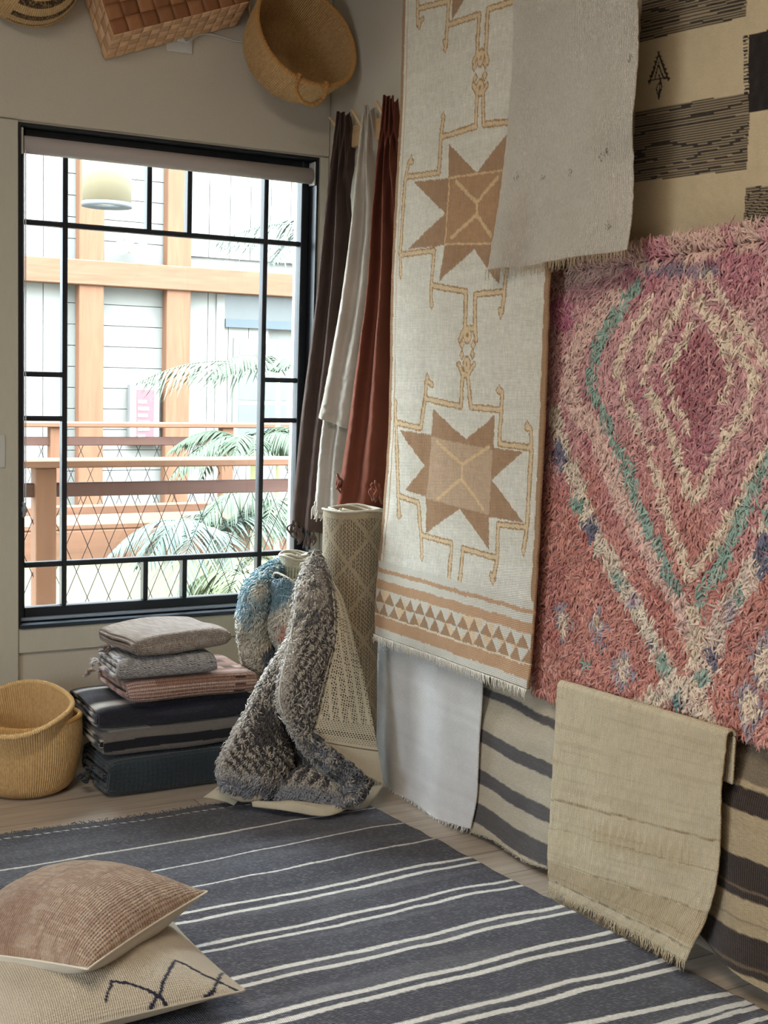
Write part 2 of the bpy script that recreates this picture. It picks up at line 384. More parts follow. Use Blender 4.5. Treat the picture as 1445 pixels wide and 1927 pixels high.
# ------------------------------------------------------------------ tufts and fringes
def tufts(Bp, N, D, col, Ln, R, curl=.4, rings=4, sides=3, jit=.35, seed=1, lift=.5):
    r_ = np.random.default_rng(seed); n = len(Bp)
    L = Ln*(1+r_.uniform(-.3, .3, n)); Rr = R*(1+r_.uniform(-.25, .25, n))
    D = D+jit*r_.normal(size=(n, 3)); D = D-N*np.sum(D*N, 1)[:, None]; D /= np.linalg.norm(D, axis=1)[:, None]+1e-9
    Sd = np.cross(N, D); ca = r_.uniform(-curl, curl, n)
    V = np.zeros((n, rings, sides, 3)); Cc = np.zeros((n, rings, sides, 3))
    for k in range(rings):
        s = k/(rings-1)
        P = Bp+N*(L*lift*np.sin(s*PI*.62))[:, None]+D*(L*(.15*s+.75*s*s))[:, None]+Sd*(L*ca*np.sin(s*PI*1.2)*.6)[:, None]
        T = N*(np.cos(s*PI*.62))+D*(.15+1.5*s); T /= np.linalg.norm(T, axis=1)[:, None]
        A = Sd; B2 = np.cross(T, A)
        rr = Rr*(.75+.45*math.sin(s*PI) if k < rings-1 else .35)
        for j in range(sides):
            th = 2*PI*j/sides
            V[:, k, j] = P+rr[:, None]*(A*math.cos(th)+B2*math.sin(th))
        Cc[:, k, :] = col[:, None, :]
    base = (np.arange(n)*rings*sides)[:, None, None]
    k = (np.arange(rings-1)*sides)[None, :, None]; j = np.arange(sides)[None, None]; j2 = (j+1) % sides
    Q = np.stack([base+k+j, base+k+j2, base+k+sides+j2, base+k+sides+j], -1).reshape(-1, 4)
    e = base[:, 0, 0][:, None]+(rings-1)*sides+np.arange(sides)[None]
    caps = e if sides >= 3 else None
    return V.reshape(-1, 3), [Q, caps], Cc.reshape(-1, 3)
def sample_grid(P, N, n, seed=0, extra=None):
    """area-uniform-ish jittered samples on a grid sheet; returns positions, normals, (u,v)"""
    r_ = np.random.default_rng(seed); nr, nc = P.shape[:2]
    a = np.linalg.norm(np.cross(P[1:, :-1]-P[:-1, :-1], P[:-1, 1:]-P[:-1, :-1]), axis=2).ravel()
    cdf = np.cumsum(a)/a.sum(); k = np.searchsorted(cdf, (np.arange(n)+r_.random(n))/n); k = np.minimum(k, len(a)-1)
    i = k//(nc-1); j = k % (nc-1); fu = r_.random(n); fv = r_.random(n)
    w = lambda A: (A[i, j]*((1-fu)*(1-fv))[:, None]+A[i, j+1]*(fu*(1-fv))[:, None]+A[i+1, j]*((1-fu)*fv)[:, None]+A[i+1, j+1]*(fu*fv)[:, None])
    Nn = w(N); Nn /= np.linalg.norm(Nn, axis=1)[:, None]
    return w(P), Nn, (j+fu)/(nc-1), (i+fv)/(nr-1)
def strand_tri(bases, ends, r, sag=.2, seed=0, seg=4):
    r_ = np.random.default_rng(seed); b = MB()
    for p, q in zip(bases, ends):
        m = (p+q)/2+r_.normal(size=3)*sag*np.linalg.norm(q-p)*.35
        b.tube(crom([p, m, q], seg), np.linspace(r, r*.6, seg), 4)
    return b
def hem_fringe(P0, P1_, n, Ln, r, mat, parent, seed=0, name='fringe', spread=.25, droop=(0, 0, -1), line=None):
    """fringe along polyline line (k,3)"""
    r_ = np.random.default_rng(seed)
    L = crom(line, n) if line is not None else crom([P0, P1_], n)
    e = L+np.array(droop)*(Ln*(1+r_.uniform(-.35, .35, n)))[:, None]+r_.normal(size=(n, 3))*Ln*spread*np.array([.4, 1, .3])
    return strand_tri(L, e, r, seed=seed).build(name, mat, parent, True)

# ------------------------------------------------------------------ wall textiles: planes are x = const in front of the right wall
XR, XCR, XU, XS, XK, XWT, XT = 2.20, 2.165, 2.365, 2.302, 2.283, 2.262, 2.225
def wall_sheet(x, TL, TR, BL, BR, step=.0035, Ls=None, Rs=None):
    """corner or edge-list pixels -> grid on plane x; returns P and Y,Z arrays"""
    Ls = [atx(*p, x) for p in (Ls or [TL, BL])]; Rs = [atx(*p, x) for p in (Rs or [TR, BR])]
    hgt = np.linalg.norm(Ls[0]-Ls[-1]); wid = max(np.linalg.norm(Ls[0]-Rs[0]), np.linalg.norm(Ls[-1]-Rs[-1]))
    nr = int(hgt/step)+2; nc = int(wid/step)+2
    Lc = crom(Ls, nr); Rc = crom(Rs, nr)
    u = np.linspace(0, 1, nc)[None, :, None]
    P = Lc[:, None]*(1-u)+Rc[:, None]*u
    return P
def pxr(pts, x): return [tuple(atx(a, b, x)[1:]) for a, b in pts]
def finish(name, P, t, mat, C, label, cat, toward=(-1, 0, 0), part=None, parent=None, uvo=None):
    nr, nc = P.shape[:2]
    V, Fc, N = solid(P, t, toward)
    if uvo is None:
        su = np.concatenate([[0], np.cumsum(np.linalg.norm(np.diff(P[nr//2], axis=0), axis=1))]); sv = np.concatenate([[0], np.cumsum(np.linalg.norm(np.diff(P[:, nc//2], axis=0), axis=1))])
        uvg = np.stack(np.broadcast_arrays(su[None, :], sv[:, None]), -1).reshape(-1, 2)
    else: uvg = uvo
    uv = np.concatenate([uvg, uvg]); c = np.concatenate([C.reshape(-1, 3)]*2) if C is not None else None
    if parent is None:
        org = P[-1, nc//2]
        t_ = thing(name, label, cat, tuple(org)); parent = t_
    o = mesh_obj(part or 'cloth', V, Fc, mat, parent, uv, c)
    return parent, N, o

# --- star runner
def star_runner():
    x = XR
    Ls = [(760, -60), (757, 0), (752, 150), (745, 300), (738, 480), (735, 640), (732, 800), (725, 950), (717, 1080), (711, 1192)]
    Rs = [(1070, -150), (1066, 0), (1056, 170), (1046, 340), (1035, 515), (1030, 640), (1021, 800), (1011, 950), (1000, 1100), (985, 1298)]
    P = wall_sheet(x, None, None, None, None, .0032, Ls, Rs)
    Y, Z = P[..., 1].copy(), P[..., 2].copy(); nr, nc = Y.shape
    # knotted edges wander a little
    Yn = Y+.0022*vnoise(Y*140, Z*140, 1); Zn = Z+.0022*vnoise(Y*140, Z*140, 2)
    base = srgb(232, 226, 212); C = np.broadcast_to(base, P.shape).copy()
    C = mixc(C, srgb(205, 196, 176), .35*(.5+.5*vnoise(Y*5, Z*40, 3)))
    brown = srgb(170, 130, 92); tan = srgb(222, 188, 140); dk = srgb(176, 132, 84); lt = srgb(214, 190, 158)
    K1 = lambda L: [(720+a*.3634, b*.3634) for a, b in L]; K2 = lambda L: [(690+a*.3527, 640+b*.3527) for a, b in L]
    px1 = 1.45/1000
    stars = [
        K2([(355, 365), (525, 530), (675, 400), (665, 575), (830, 595), (655, 745), (825, 975), (640, 945), (640, 1120), (490, 900), (310, 1030), (305, 835), (205, 800), (300, 670), (180, 480), (340, 505)]),
        K1([(340, 745), (487, 895), (660, 670), (650, 885), (800, 830), (680, 1070), (790, 1230), (620, 1260), (600, 1475), (470, 1290), (300, 1460), (330, 1270), (130, 1290), (328, 1105), (155, 940), (340, 925)]),
        K1([(360, -120), (360, 100), (440, -30), (470, -150)])]
    squares = [K2([(340, 515), (660, 585), (640, 935), (310, 845)]), K1([(345, 920), (640, 880), (610, 1260), (330, 1265)])]
    for s in stars: C = mixc(C, brown, in_poly(Yn, Zn, pxr(s, x)))
    for s, c2 in zip(squares, (srgb(196, 164, 132), srgb(182, 138, 96))):
        C = mixc(C, c2, in_poly(Yn, Zn, pxr(s, x)))
    C = mixc(C, tan, seg_dist(Yn, Zn, pxr(squares[1]+squares[1][:1], x)) < .0030)
    for L in (K2([(370, 540), (505, 665), (640, 570)]), K2([(505, 665), (500, 750)]), K2([(370, 850), (500, 740), (610, 900)]),
              K1([(380, 940), (485, 1050), (595, 920)]), K1([(485, 1050), (485, 1120)]), K1([(360, 1230), (485, 1110), (560, 1220)])):
        C = mixc(C, tan, seg_dist(Yn, Zn, pxr(L, x)) < .006)
    bands = [
        K2([(318, 225), (310, 310), (285, 470), (165, 440)]), K2([(325, 218), (350, 240)]), K2([(310, 312), (500, 355), (510, 185)]),
        K2([(535, 185), (550, 358), (710, 372), (718, 275), (695, 270)]), K2([(710, 372), (698, 555), (862, 572)]), K2([(850, 470), (870, 470), (872, 570), (842, 1000), (825, 1110)]),
        K2([(842, 1000), (688, 985), (678, 1165), (660, 1265), (648, 1255)]), K2([(678, 1165), (505, 1112), (485, 1330)]), K2([(430, 1330), (448, 1085), (285, 1040), (292, 1150)]),
        K2([(285, 1040), (268, 865), (172, 830)]), K2([(155, 345), (160, 440), (175, 830), (178, 935)]),
        K1([(150, 840), (130, 840), (110, 930), (92, 1330), (95, 1410)]), K1([(122, 915), (290, 895), (300, 710), (310, 620)]), K1([(302, 708), (485, 655), (490, 480)]),
        K1([(520, 480), (522, 645), (680, 628)]), K1([(100, 1318), (272, 1298), (258, 1480), (262, 1575)]), K1([(262, 1478), (430, 1510), (425, 1720)]),
        K1([(472, 1720), (475, 1525), (628, 1510), (640, 1400)]), K1([(628, 1510), (618, 1615), (605, 1605)]),
        K1([(180, -80), (178, 120), (205, 100)]), K1([(180, 45), (340, 5)]), K1([(345, -30), (325, 235), (318, 215)]), K1([(332, 130), (500, 75), (490, 290)]), K1([(535, 270), (545, 50), (720, -10)]),
        K1([(470, 440), (490, 480), (520, 480), (540, 440)]), K1([(470, 320), (490, 280), (535, 270), (545, 320)]),
        K2([(490, 130), (512, 185), (535, 185), (568, 130)]), K2([(415, 1360), (432, 1310), (485, 1315), (500, 1370)]), K1([(400, 1760), (425, 1700), (475, 1700), (480, 1760)])]
    d = np.full(Y.shape, 1.)
    for L in bands: d = np.minimum(d, seg_dist(Yn, Zn, pxr(L, x)))
    for c_, r in ((K1([(505, 455)])[0], .012), (K1([(508, 300)])[0], .012), (K2([(530, 130)])[0], .012), (K2([(455, 1345)])[0], .012), (K1([(437, 1735)])[0], .012)):
        q = atx(*c_, x); d = np.minimum(d, np.abs(np.hypot((Yn-q[1])*1.0, (Zn-q[2])*.8)-r))
    # little arrow tips
    tips = [K2([(325, 200)]), K2([(702, 262)]), K2([(852, 455)]), K2([(158, 335)]), K2([(822, 1125)]), K2([(655, 1280)]), K2([(415, 1385)]), K2([(485, 1400)]), K2([(292, 1155)]), K2([(178, 935)]), K2([(505, 80)]), K2([(560, 75)]),
            K1([(310, 605)]), K1([(140, 825)]), K1([(96, 1420)]), K1([(262, 1580)]), K1([(610, 1625)]), K1([(410, 1785)]), K1([(465, 1785)]), K1([(475, 345)]), K1([(535, 330)]), K1([(480, 405)]), K1([(530, 390)]), K1([(188, 130)]), K1([(322, 250)])]
    for tlist in tips:
        q = atx(*tlist[0], x); d = np.minimum(d, np.abs(Yn-q[1])+np.abs(Zn-q[2])*.8-.004)
    C = mixc(C, srgb(226, 200, 158), d < .0105); C = mixc(C, dk, (d > .0060) & (d < .0105))
    C = C*(1+.10*vnoise(Y*330, Z*60, 21)+.08*vnoise(Y*40, Z*400, 22))[..., None]
    # borders
    u = np.linspace(0, 1, nc)[None, :]+0*Y; wid = np.linalg.norm(P[:, -1]-P[:, 0], axis=1)[:, None]
    dl = u*wid; dr = (1-u)*wid
    C = mixc(C, brown, dl < .018+.002*vnoise(Z*60, 0*Z)); C = mixc(C, srgb(196, 160, 118), (dl > .034) & (dl < .038)); C = mixc(C, brown, (dr < .020+.002*vnoise(Z*60, 0*Z)))
    C = mixc(C, srgb(226, 214, 190), (dr < .028) & (dr > .0225))
    # bottom bands: h = height above the hem
    hl = (np.linspace(P[0, :, 2].mean(), P[-1, :, 2].mean(), nr)[:, None]-P[-1, :, 2].mean())+0*Y
    h = Zn-P[-1, :, 2][None, :]
    wv = .003*vnoise(Y*20, 0*Y, 4); h = h+wv
    tanb = srgb(196, 152, 112)
    inb = h < .262
    C = mixc(C, srgb(218, 212, 198), inb & (dr > .004) & (dl > .004))
    C = mixc(C, tanb, (h > .222) & (h < .236)); C = mixc(C, tanb, (h > .163) & (h < .196)); C = mixc(C, tanb, (h > .028) & (h < .070))
    hh = h-.076; s = dl/.062
    tri = np.abs((s+.5) % 1-.5)*2
    row2 = (hh > 0) & (hh < .042) & (tri < 1-hh/.042); row1 = (hh > .042) & (hh < .082) & ((np.abs((s) % 1-.5)*2) < 1-(hh-.042)/.04)
    C = mixc(C, brown, row2 | row1); C = mixc(C, srgb(230, 216, 190), (h > .070) & (h < .076))
    C = mixc(C, srgb(226, 198, 160), (hh > .0) & (hh < .085) & (vnoise(s*2, hh*30, 6) > .35) & ~(row1 | row2))
    # shape: soft waves
    v = np.linspace(0, 1, nr)[:, None]
    P[..., 0] += .007*vnoise(Y*3.5, Z*1.5, 5)+.006*vnoise(Y*9, Z*2, 8)*v-.03*sstep(.75, 1, v)*np.cos(u*PI)*.5+.0015*vnoise(Y*40, Z*25, 9)
    m = fabric('runner_wool', None, 160, 210, .8, .0028, .11, 420, coarse=.05)
    par, N, o = finish('patterned_runner', P, .008, m, C, 'long cream hanging runner with brown eight-pointed stars and hooked outlines, fringed hem', 'rug', part='woven_field')
    fm = fabric('white_yarn', srgb(232, 226, 212), bump=.2, var=.05)
    hem_fringe(None, None, 260, .026, .0014, fm, par, 3, line=P[-1][::8]+[-.004, 0, 0])
star_runner()

# --- cream textile over the runner
def cream_throw():
    x = XCR
    Ls = [(968, -80), (966, 0), (962, 130), (953, 250), (946, 380), (938, 450), (929, 508)]
    Rs = [(1209, -100), (1206, 0), (1204, 110), (1192, 230), (1190, 300), (1184, 400), (1176, 470)]
    P = wall_sheet(x, None, None, None, None, .0035, Ls, Rs); Y, Z = P[..., 1].copy(), P[..., 2].copy(); nr, nc = Y.shape
    u = np.linspace(0, 1, nc)[None, :]; v = np.linspace(0, 1, nr)[:, None]
    C = np.broadcast_to(srgb(222, 214, 200), P.shape).copy(); C = mixc(C, srgb(206, 194, 176), .5*(.5+.5*vnoise(Y*8, Z*3, 2)))
    for (a, b_) in ((975, 332), (1015, 335), (1070, 325), (1133, 297), (1143, 288), (1188, 110), (1143, 425)):
        q = atx(a, b_, x); C = mixc(C, srgb(120, 108, 86), (np.hypot(Y-q[1], Z-q[2]) < .011) & (vnoise(Y*330, Z*330, 3) > .2))
    P[..., 0] += -.016*np.sin(u*9+v*2)*sstep(.3, 1, v)-.012*np.exp(-((u-.12)/.06)**2)*sstep(.55, .75, v)-.010*np.exp(-((u-.38-.05*v)/.035)**2)*sstep(.5, .8, v)+.008*vnoise(Y*14, Z*4, 4)+.0016*vnoise(Y*60, Z*60, 6)
    P[..., 0] -= .012*np.exp(-((u-1)/.05)**2)
    m = fabric('cream_hemp', None, 150, 250, 1.0, .003, .12, 330, (1, 1, .35), amp_u=2.0, amp_v=.6, coarse=.06)
    par, N, o = finish('plain_flatweave', P, .006, m, C, 'plain oatmeal textile hanging in front of the star runner, fringed hem', 'rug', part='woven_field')
    fm = fabric('hemp_yarn', srgb(178, 160, 132), bump=.2, var=.1)
    hem_fringe(None, None, 95, .024, .0013, fm, par, 4, line=P[-1][::8]+[-.003, 0, 0], spread=.12)
cream_throw()

# --- patchwork kilim on the upper wall
def patch_kilim():
    x = XU
    P = wall_sheet(x, (1100, -70), (1560, -200), (1095, 620), (1560, 600), .0033); Y, Z = P[..., 1].copy(), P[..., 2].copy(); nr, nc = Y.shape
    C = np.broadcast_to(srgb(208, 190, 156), P.shape).copy(); C = mixc(C, srgb(188, 168, 134), .45*(.5+.5*vnoise(Y*3, Z*3, 2)))
    def band(poly, dens, dark, light, off):
        nonlocal C
        TL, TR, BR, BL = [atx(*p, x)[1:] for p in poly]
        f = (Y-BL[0])/(BR[0]-BL[0])
        zb = BL[1]+(BR[1]-BL[1])*f; ztp = TL[1]+(TR[1]-TL[1])*f; t = (Z-zb)/(ztp-zb)
        edge = .0015*vnoise(Z*400, Y*0, 8)
        m_ = (t > 0) & (t < 1) & (f > -.01) & (f < 1+edge/.3)
        t2 = t+.014*vnoise(Y*5, t*5, 9)
        ln = np.sin(t2*dens*2*PI+1.0*vnoise(t2*11, Y*2, off)) > .30*vnoise(Y*11, t2*80, 7)-.2+.25*vnoise(t2*9, Y*.6, 3)
        C = mixc(C, light, m_ & ~ln); C = mixc(C, dark, m_ & ln)
    dkc = srgb(58, 50, 44); ltc = srgb(160, 144, 116)
    band([(1205, -62), (1402, -120), (1402, 31), (1205, 79)], 25, dkc, ltc, 1)
    band([(1190, 212), (1405, 174), (1405, 319), (1190, 343)], 27, dkc, ltc, 2)
    band([(1398, 353), (1600, 340), (1600, 480), (1400, 438)], 17, dkc, ltc, 4)
    C = mixc(C, srgb(38, 32, 30), in_poly(Y+.001*vnoise(Z*300, Y*300), Z, pxr([(1407, 66), (1600, 15), (1600, 180), (1409, 213)], x)))
    l0 = atx(1401, 66, x); l1 = atx(1404, 178, x)
    lad = (np.abs(Y-(l0[1]+(l1[1]-l0[1])*(l0[2]-Z)/(l0[2]-l1[2]))) < .0075) & (Z < l0[2]) & (Z > l1[2])
    C = mixc(C, srgb(45, 38, 34), lad & (np.sin(Z*2*PI/.0085) > 0))
    K = lambda L: [(1150+a*.2491, b*.2491) for a, b in L]
    tree = [K([(360, 400), (290, 625)]), K([(360, 400), (435, 600)]), K([(300, 605), (425, 585)]), K([(360, 470), (330, 590)]), K([(362, 500), (400, 590)]), K([(375, 455), (415, 560)]), K([(345, 450), (310, 580)]),
            K([(365, 570), (370, 610), (342, 665), (360, 745), (382, 655), (370, 610)]), K([(370, 610), (362, 740)])]
    for L in tree: C = mixc(C, srgb(46, 38, 32), seg_dist(Y, Z, pxr(L, x)) < .0024)
    for i in range(7):
        f = i/6
        for s in (-1, 1):
            a = np.array([360, 400])*(1-f)+np.array([290 if s < 0 else 435, 620 if s < 0 else 598])*f
            C = mixc(C, srgb(46, 38, 32), seg_dist(Y, Z, pxr(K([(a[0]-9, a[1]-8), (a[0]+9, a[1]-10), (a[0], a[1]+14), (a[0]-9, a[1]-8)]), x)) < .0016)
    P[..., 0] += .003*vnoise(Y*4, Z*4, 5)+.0012*vnoise(Y*50, Z*50, 6)
    m = fabric('patch_wool', None, 260, 300, .5, .0016, .07, 300, coarse=.10, cscale=14)
    finish('patchwork_kilim', P, .006, m, C, 'beige kilim with dark lined blocks and a stitched tree motif high on the wall', 'rug', part='woven_field')
patch_kilim()

# --- pink shag rug
def shag_rug():
    x = XS
    Ls = [(1080, 500), (1046, 520), (1042, 640), (1035, 760), (1026, 900), (1012, 1050), (1000, 1180), (992, 1262)]
    Rs = [(1640, 380), (1640, 420), (1640, 560), (1640, 700), (1640, 900), (1640, 1080), (1640, 1280), (1640, 1480)]
    # geometry of the rug in the wall plane
    Yl, Yr = atx(1030, 900, x)[1]+.0, 1.55
    zt0 = atx(1190, 468, x)[2]; zt1 = atx(1445, 425, x)[2]
    zb0 = atx(1010, 1290, x)[2]; zb1 = atx(1445, 1400, x)[2]
    nr, nc = 200, 200; u = np.linspace(0, 1, nc)[None, :]; v = np.linspace(0, 1, nr)[:, None]
    Y = Yl+(Yr-Yl)*u+0*v
    ya = atx(1190, 468, x)[1]; yb = atx(1445, 425, x)[1]; zt = zt0+(zt1-zt0)*(Y-ya)/(yb-ya)
    yc = atx(1010, 1290, x)[1]; yd = atx(1445, 1400, x)[1]; zb = zb0+(zb1-zb0)*(Y-yc)/(yd-yc)
    zb = np.maximum(zb+.02*np.sin(Y*6), .5)
    Z = zt*(1-v)+zb*v
    X = x+.008*vnoise(Y*4, Z*4, 3)+0*Y-.0*v
    P = np.stack([X, Y, Z], -1)
    def paint(Y, Z, rnd):
        q = lambda L: pxr([(990+a*.5188, 400+b*.5188) for a, b in L], x-.03)
        zz = (Z-.6)/1.3
        C = np.broadcast_to(srgb(204, 146, 146), (len(Y), 3)).copy()
        C = mixc(C, srgb(204, 128, 110), sstep(.62, .25, zz+.18*vnoise(Y*5, Z*5, 1)))
        n1 = vnoise(Y*9, Z*7, 2)
        C = mixc(C, srgb(180, 92, 112), .75*sstep(.0, .5, n1)*sstep(.35, .6, zz)); C = mixc(C, srgb(190, 98, 84), .6*sstep(.1, .6, -n1)*sstep(.7, .3, zz))
        Yw = Y+.008*vnoise(Y*30, Z*30, 5)+.006*vnoise(Y*90, Z*90, 9); Zw = Z+.008*vnoise(Y*30, Z*30, 6)
        def line(L, w, c, a=1.):
            nonlocal C
            C = mixc(C, c, a*(seg_dist(Yw, Zw, q(L)) < w*1.22))
        cream = srgb(228, 206, 178); teal = srgb(138, 172, 156); navy = srgb(96, 100, 126); pale = srgb(224, 186, 170); lil = srgb(176, 160, 172)
        C = mixc(C, srgb(168, 84, 96), .75*in_poly(Yw, Zw, q([(600, 380), (510, 560), (560, 760), (640, 800), (760, 600), (680, 450)])))
        line([(0, 130), (130, 220), (250, 180), (380, 130)], .03, pale, .7)
        line([(330, 300), (200, 420), (150, 540), (150, 640), (250, 800), (330, 1000), (440, 1200), (560, 1400), (590, 1520)], .030, pale)
        line([(440, 300), (370, 430), (325, 560), (400, 760), (470, 960), (540, 1160), (600, 1300)], .013, cream)
        line([(585, 225), (540, 330), (440, 480), (430, 600), (500, 760), (540, 860), (595, 1030)], .013, cream)
        line([(640, 310), (690, 400), (760, 480), (830, 590), (770, 740), (700, 840), (640, 960), (590, 1040)], .013, cream)
        line([(600, 370), (500, 560), (520, 640), (580, 780)], .010, cream); line([(610, 290), (680, 400), (740, 560), (700, 660)], .010, cream)
        line([(640, 200), (700, 290), (780, 400), (900, 560)], .012, cream, .9)
        line([(900, 780), (800, 950), (740, 1060), (690, 1150), (610, 1290)], .012, cream)
        line([(395, 235), (340, 330), (265, 440), (232, 570), (238, 650), (290, 740), (340, 870), (380, 1000), (440, 1130), (500, 1230), (550, 1350)], .0155, teal)
        line([(890, 860), (820, 970), (770, 1080), (720, 1190), (690, 1290), (630, 1380), (610, 1450)], .0155, teal)
        line([(100, 720), (140, 880), (190, 1000), (240, 1130), (290, 1230), (340, 1320), (390, 1400), (430, 1500), (490, 1630), (560, 1730), (600, 1790)], .026, srgb(222, 206, 182))
        line([(890, 1060), (850, 1200), (800, 1300), (760, 1370), (700, 1470), (660, 1600), (630, 1690), (560, 1780)], .028, srgb(222, 200, 180))
        line([(600, 1420), (600, 1700), (640, 1800), (690, 1900)], .018, cream)
        line([(330, 1850), (480, 1720), (560, 1700)], .026, srgb(222, 206, 182))
        for c_, r, k in (((120, 860), .034, navy), ((185, 1040), .028, teal), ((235, 1130), .038, navy), ((335, 1310), .026, teal), ((380, 1390), .024, lil), ((440, 1560), .022, navy), ((485, 1625), .028, teal), ((545, 1770), .028, srgb(90, 140, 140)),
                         ((660, 1600), .028, navy), ((630, 1680), .024, teal), ((760, 1370), .024, teal), ((735, 1440), .022, lil), ((850, 1215), .045, navy), ((870, 1080), .024, teal), ((208, 1635), .022, teal), ((270, 1555), .014, navy)):
            p = q([c_])[0]; C = mixc(C, k, (np.abs(Yw-p[0])*1.1+np.abs(Zw-p[1])*.75) < r)
        for c_, r in (((130, 1480), .040), ((345, 1640), .042), ((800, 1780), .050), ((860, 1620), .055), ((255, 1480), .035)):
            p = q([c_])[0]; dd = (np.abs(Yw-p[0])*1.1+np.abs(Zw-p[1])*.75); C = mixc(C, lil*.8, dd < r+.010); C = mixc(C, cream, dd < r-.006)
        C = mixc(C, srgb(178, 62, 116), .8*(np.hypot(Yw-q([(120, 350)])[0][0], Zw-q([(120, 350)])[0][1]) < .05))
        line([(420, 185), (700, 185)], .010, navy, .7)
        m_ = Z > (zt0+(zt1-zt0)*(Y-ya)/(yb-ya))-.05
        C[m_] = mixc(C[m_], srgb(214, 186, 158), .6*(vnoise(Y[m_]*25, Z[m_]*25, 7) > 0)); 
        g = C.mean(1, keepdims=True); C = C*.86+g*.14+.05; C = C*(1+.24*rnd[:, None]); k = rnd > .72; C[k] = C[k]*.6+srgb(226, 190, 178)*.4; k = rnd < -.8; C[k] = C[k]*.65+srgb(170, 84, 92)*.35
        return C
    V, Fc, N = solid(P, .012, (-1, 0, 0))
    par = thing('pink_shag_rug', 'thick pink and coral shag rug on the wall with green zigzags and cream diamonds', 'rug', (x, (Yl+Yr)/2, .6))
    mesh_obj('rug_backing', V, Fc, fabric('shag_backing', srgb(120, 70, 66)), par, np.zeros((len(V), 2)))
    n = 27000; Bp, Nn, uu, vv = sample_grid(P, N, n, 5)
    r_ = np.random.default_rng(8)
    # the top edge rolls over
    D = np.tile(np.array([0, .15, -1.]), (n, 1))+np.stack([0*uu, .5*vnoise(Bp[:, 1]*9, Bp[:, 2]*9, 2), .5*vnoise(Bp[:, 1]*9, Bp[:, 2]*9, 4)], 1)
    top = vv < .03; D[top] = D[top]*[1, 1, -.6]
    Col = paint(Bp[:, 1], Bp[:, 2], r_.uniform(-1, 1, n))
    B3 = []; N3 = []; D3 = []; C3 = []
    for k in range(3):
        off = r_.normal(size=(n, 3))*.0024; B3.append(Bp+off); N3.append(Nn); D3.append(D+r_.normal(size=(n, 3))*.12); C3.append(Col*(1+.06*r_.uniform(-1, 1, (n, 1))))
    V, Fq, Cc = tufts(np.concatenate(B3), np.concatenate(N3), np.concatenate(D3), np.concatenate(C3), .027, .0030, .75, 5, 4, .32, 3, .70)
    mesh_obj('shag_pile', V, Fq, fabric('shag_wool', None, 10, 10, .5, .001, .10, 900, sheen=.35, coarse=0), par, np.zeros((len(V), 2)), Cc)
shag_rug()

# --- low wall: striped kilims, white rug, tan rug over a rail
def stripes_kilim(name, label, x, Lp, Rp, bands, step, cream, dark, wob, seed, slope=0, hemp=None):
    P = wall_sheet(x, None, None, None, None, step, Lp, Rp); Y, Z = P[..., 1].copy(), P[..., 2].copy()
    C = np.broadcast_to(cream, P.shape).copy(); C = mixc(C, cream*.82, .6*(.5+.5*vnoise(Y*2, Z*60, seed)))
    w = wob*vnoise(Y*6, Z*3, seed+1)+.002*vnoise(Y*60, Z*60, seed+2)
    for (z0, z1, c_, a) in bands:
        m_ = sstep(z0-.002, z0+.002, Z+w)*(1-sstep(z1-.002, z1+.002, Z+w))
        C = mixc(C, c_, m_*a)
        C = mixc(C, c_*1.6, .25*m_*(vnoise(Y*12, Z*220, seed+5) > .3))
    P[..., 0] += .006*vnoise(Y*5, Z*2, seed+3)+.004*vnoise(Y*12, Z*6, seed+4)
    v = np.linspace(0, 1, P.shape[0])[:, None]; 
    return P, C
def zs(pts, x): return [atx(a, b, x)[2] for a, b in pts]
dkg = srgb(84, 80, 80); crm = srgb(196, 184, 162)
zz = [atx(1035, b, XK)[2] for b in (1640, 1594, 1552, 1523, 1466, 1438, 1373, 1357)]
bd = [(zz[0]+.004, zz[1], dkg, 1), (zz[2], zz[3], dkg, 1), (zz[4], zz[5], dkg, 1), (zz[6], zz[7], dkg, 1)]
P, C = stripes_kilim('k', '', XK, [(870, 1230), (884, 1566)], [(1075, 1230), (1046, 1642)], bd, .0035, crm, dkg, .010, 3)
u = np.linspace(0, 1, P.shape[1])[None, :]; v = np.linspace(0, 1, P.shape[0])[:, None]
P[..., 2] += .010*np.sin(u*7)*v; P[..., 2] = np.maximum(P[..., 2], .004); P[..., 0] += .045*sstep(.45, .15, v)
par, N, o = finish('striped_kilim', P, .006, fabric('kilim_grey_wool', None, 200, 260, .6, .002, .12, 300, (.4, .25, 1)), C, 'cream kilim with wavy dark grey stripes hanging low between the white and the tan rug', 'rug', part='woven_field')
hem_fringe(None, None, 120, .012, .001, fabric('kilim_edge_yarn', srgb(190, 180, 160)), par, 5, line=P[-1][::8], spread=.5, droop=(-.4, 0, -.2))
dkb = srgb(62, 50, 44); hth = srgb(120, 106, 88)
X2 = XK+.004
zz = [atx(1350, b, X2)[2] for b in (1798, 1728, 1664, 1590, 1507, 1465, 1454, 1388)]
bd = [(zz[0]-.005, zz[1], dkb, 1), (zz[2], zz[3], dkb, 1), (zz[4], zz[5], dkb, 1), (zz[6], zz[7], hth, .85), (zz[0]+.012, zz[0]+.02, srgb(110, 92, 72), 1), (zz[2]+.02, zz[2]+.026, srgb(120, 100, 80), 1), (zz[1]+.03, zz[1]+.034, srgb(120, 100, 80), .6)]
P, C = stripes_kilim('k', '', X2, [(1280, 1250), (1300, 1745)], [(1640, 1360), (1600, 2010)], bd, .0033, srgb(198, 176, 140), dkb, .006, 12)
u = np.linspace(0, 1, P.shape[1])[None, :]; v = np.linspace(0, 1, P.shape[0])[:, None]
P[..., 0] += .045*sstep(.45, .2, v); P[..., 2] += .02*u*v; P[..., 0] -= .03*v*np.exp(-((u-.35)/.2)**2); P[..., 2] = np.maximum(P[..., 2], .004)
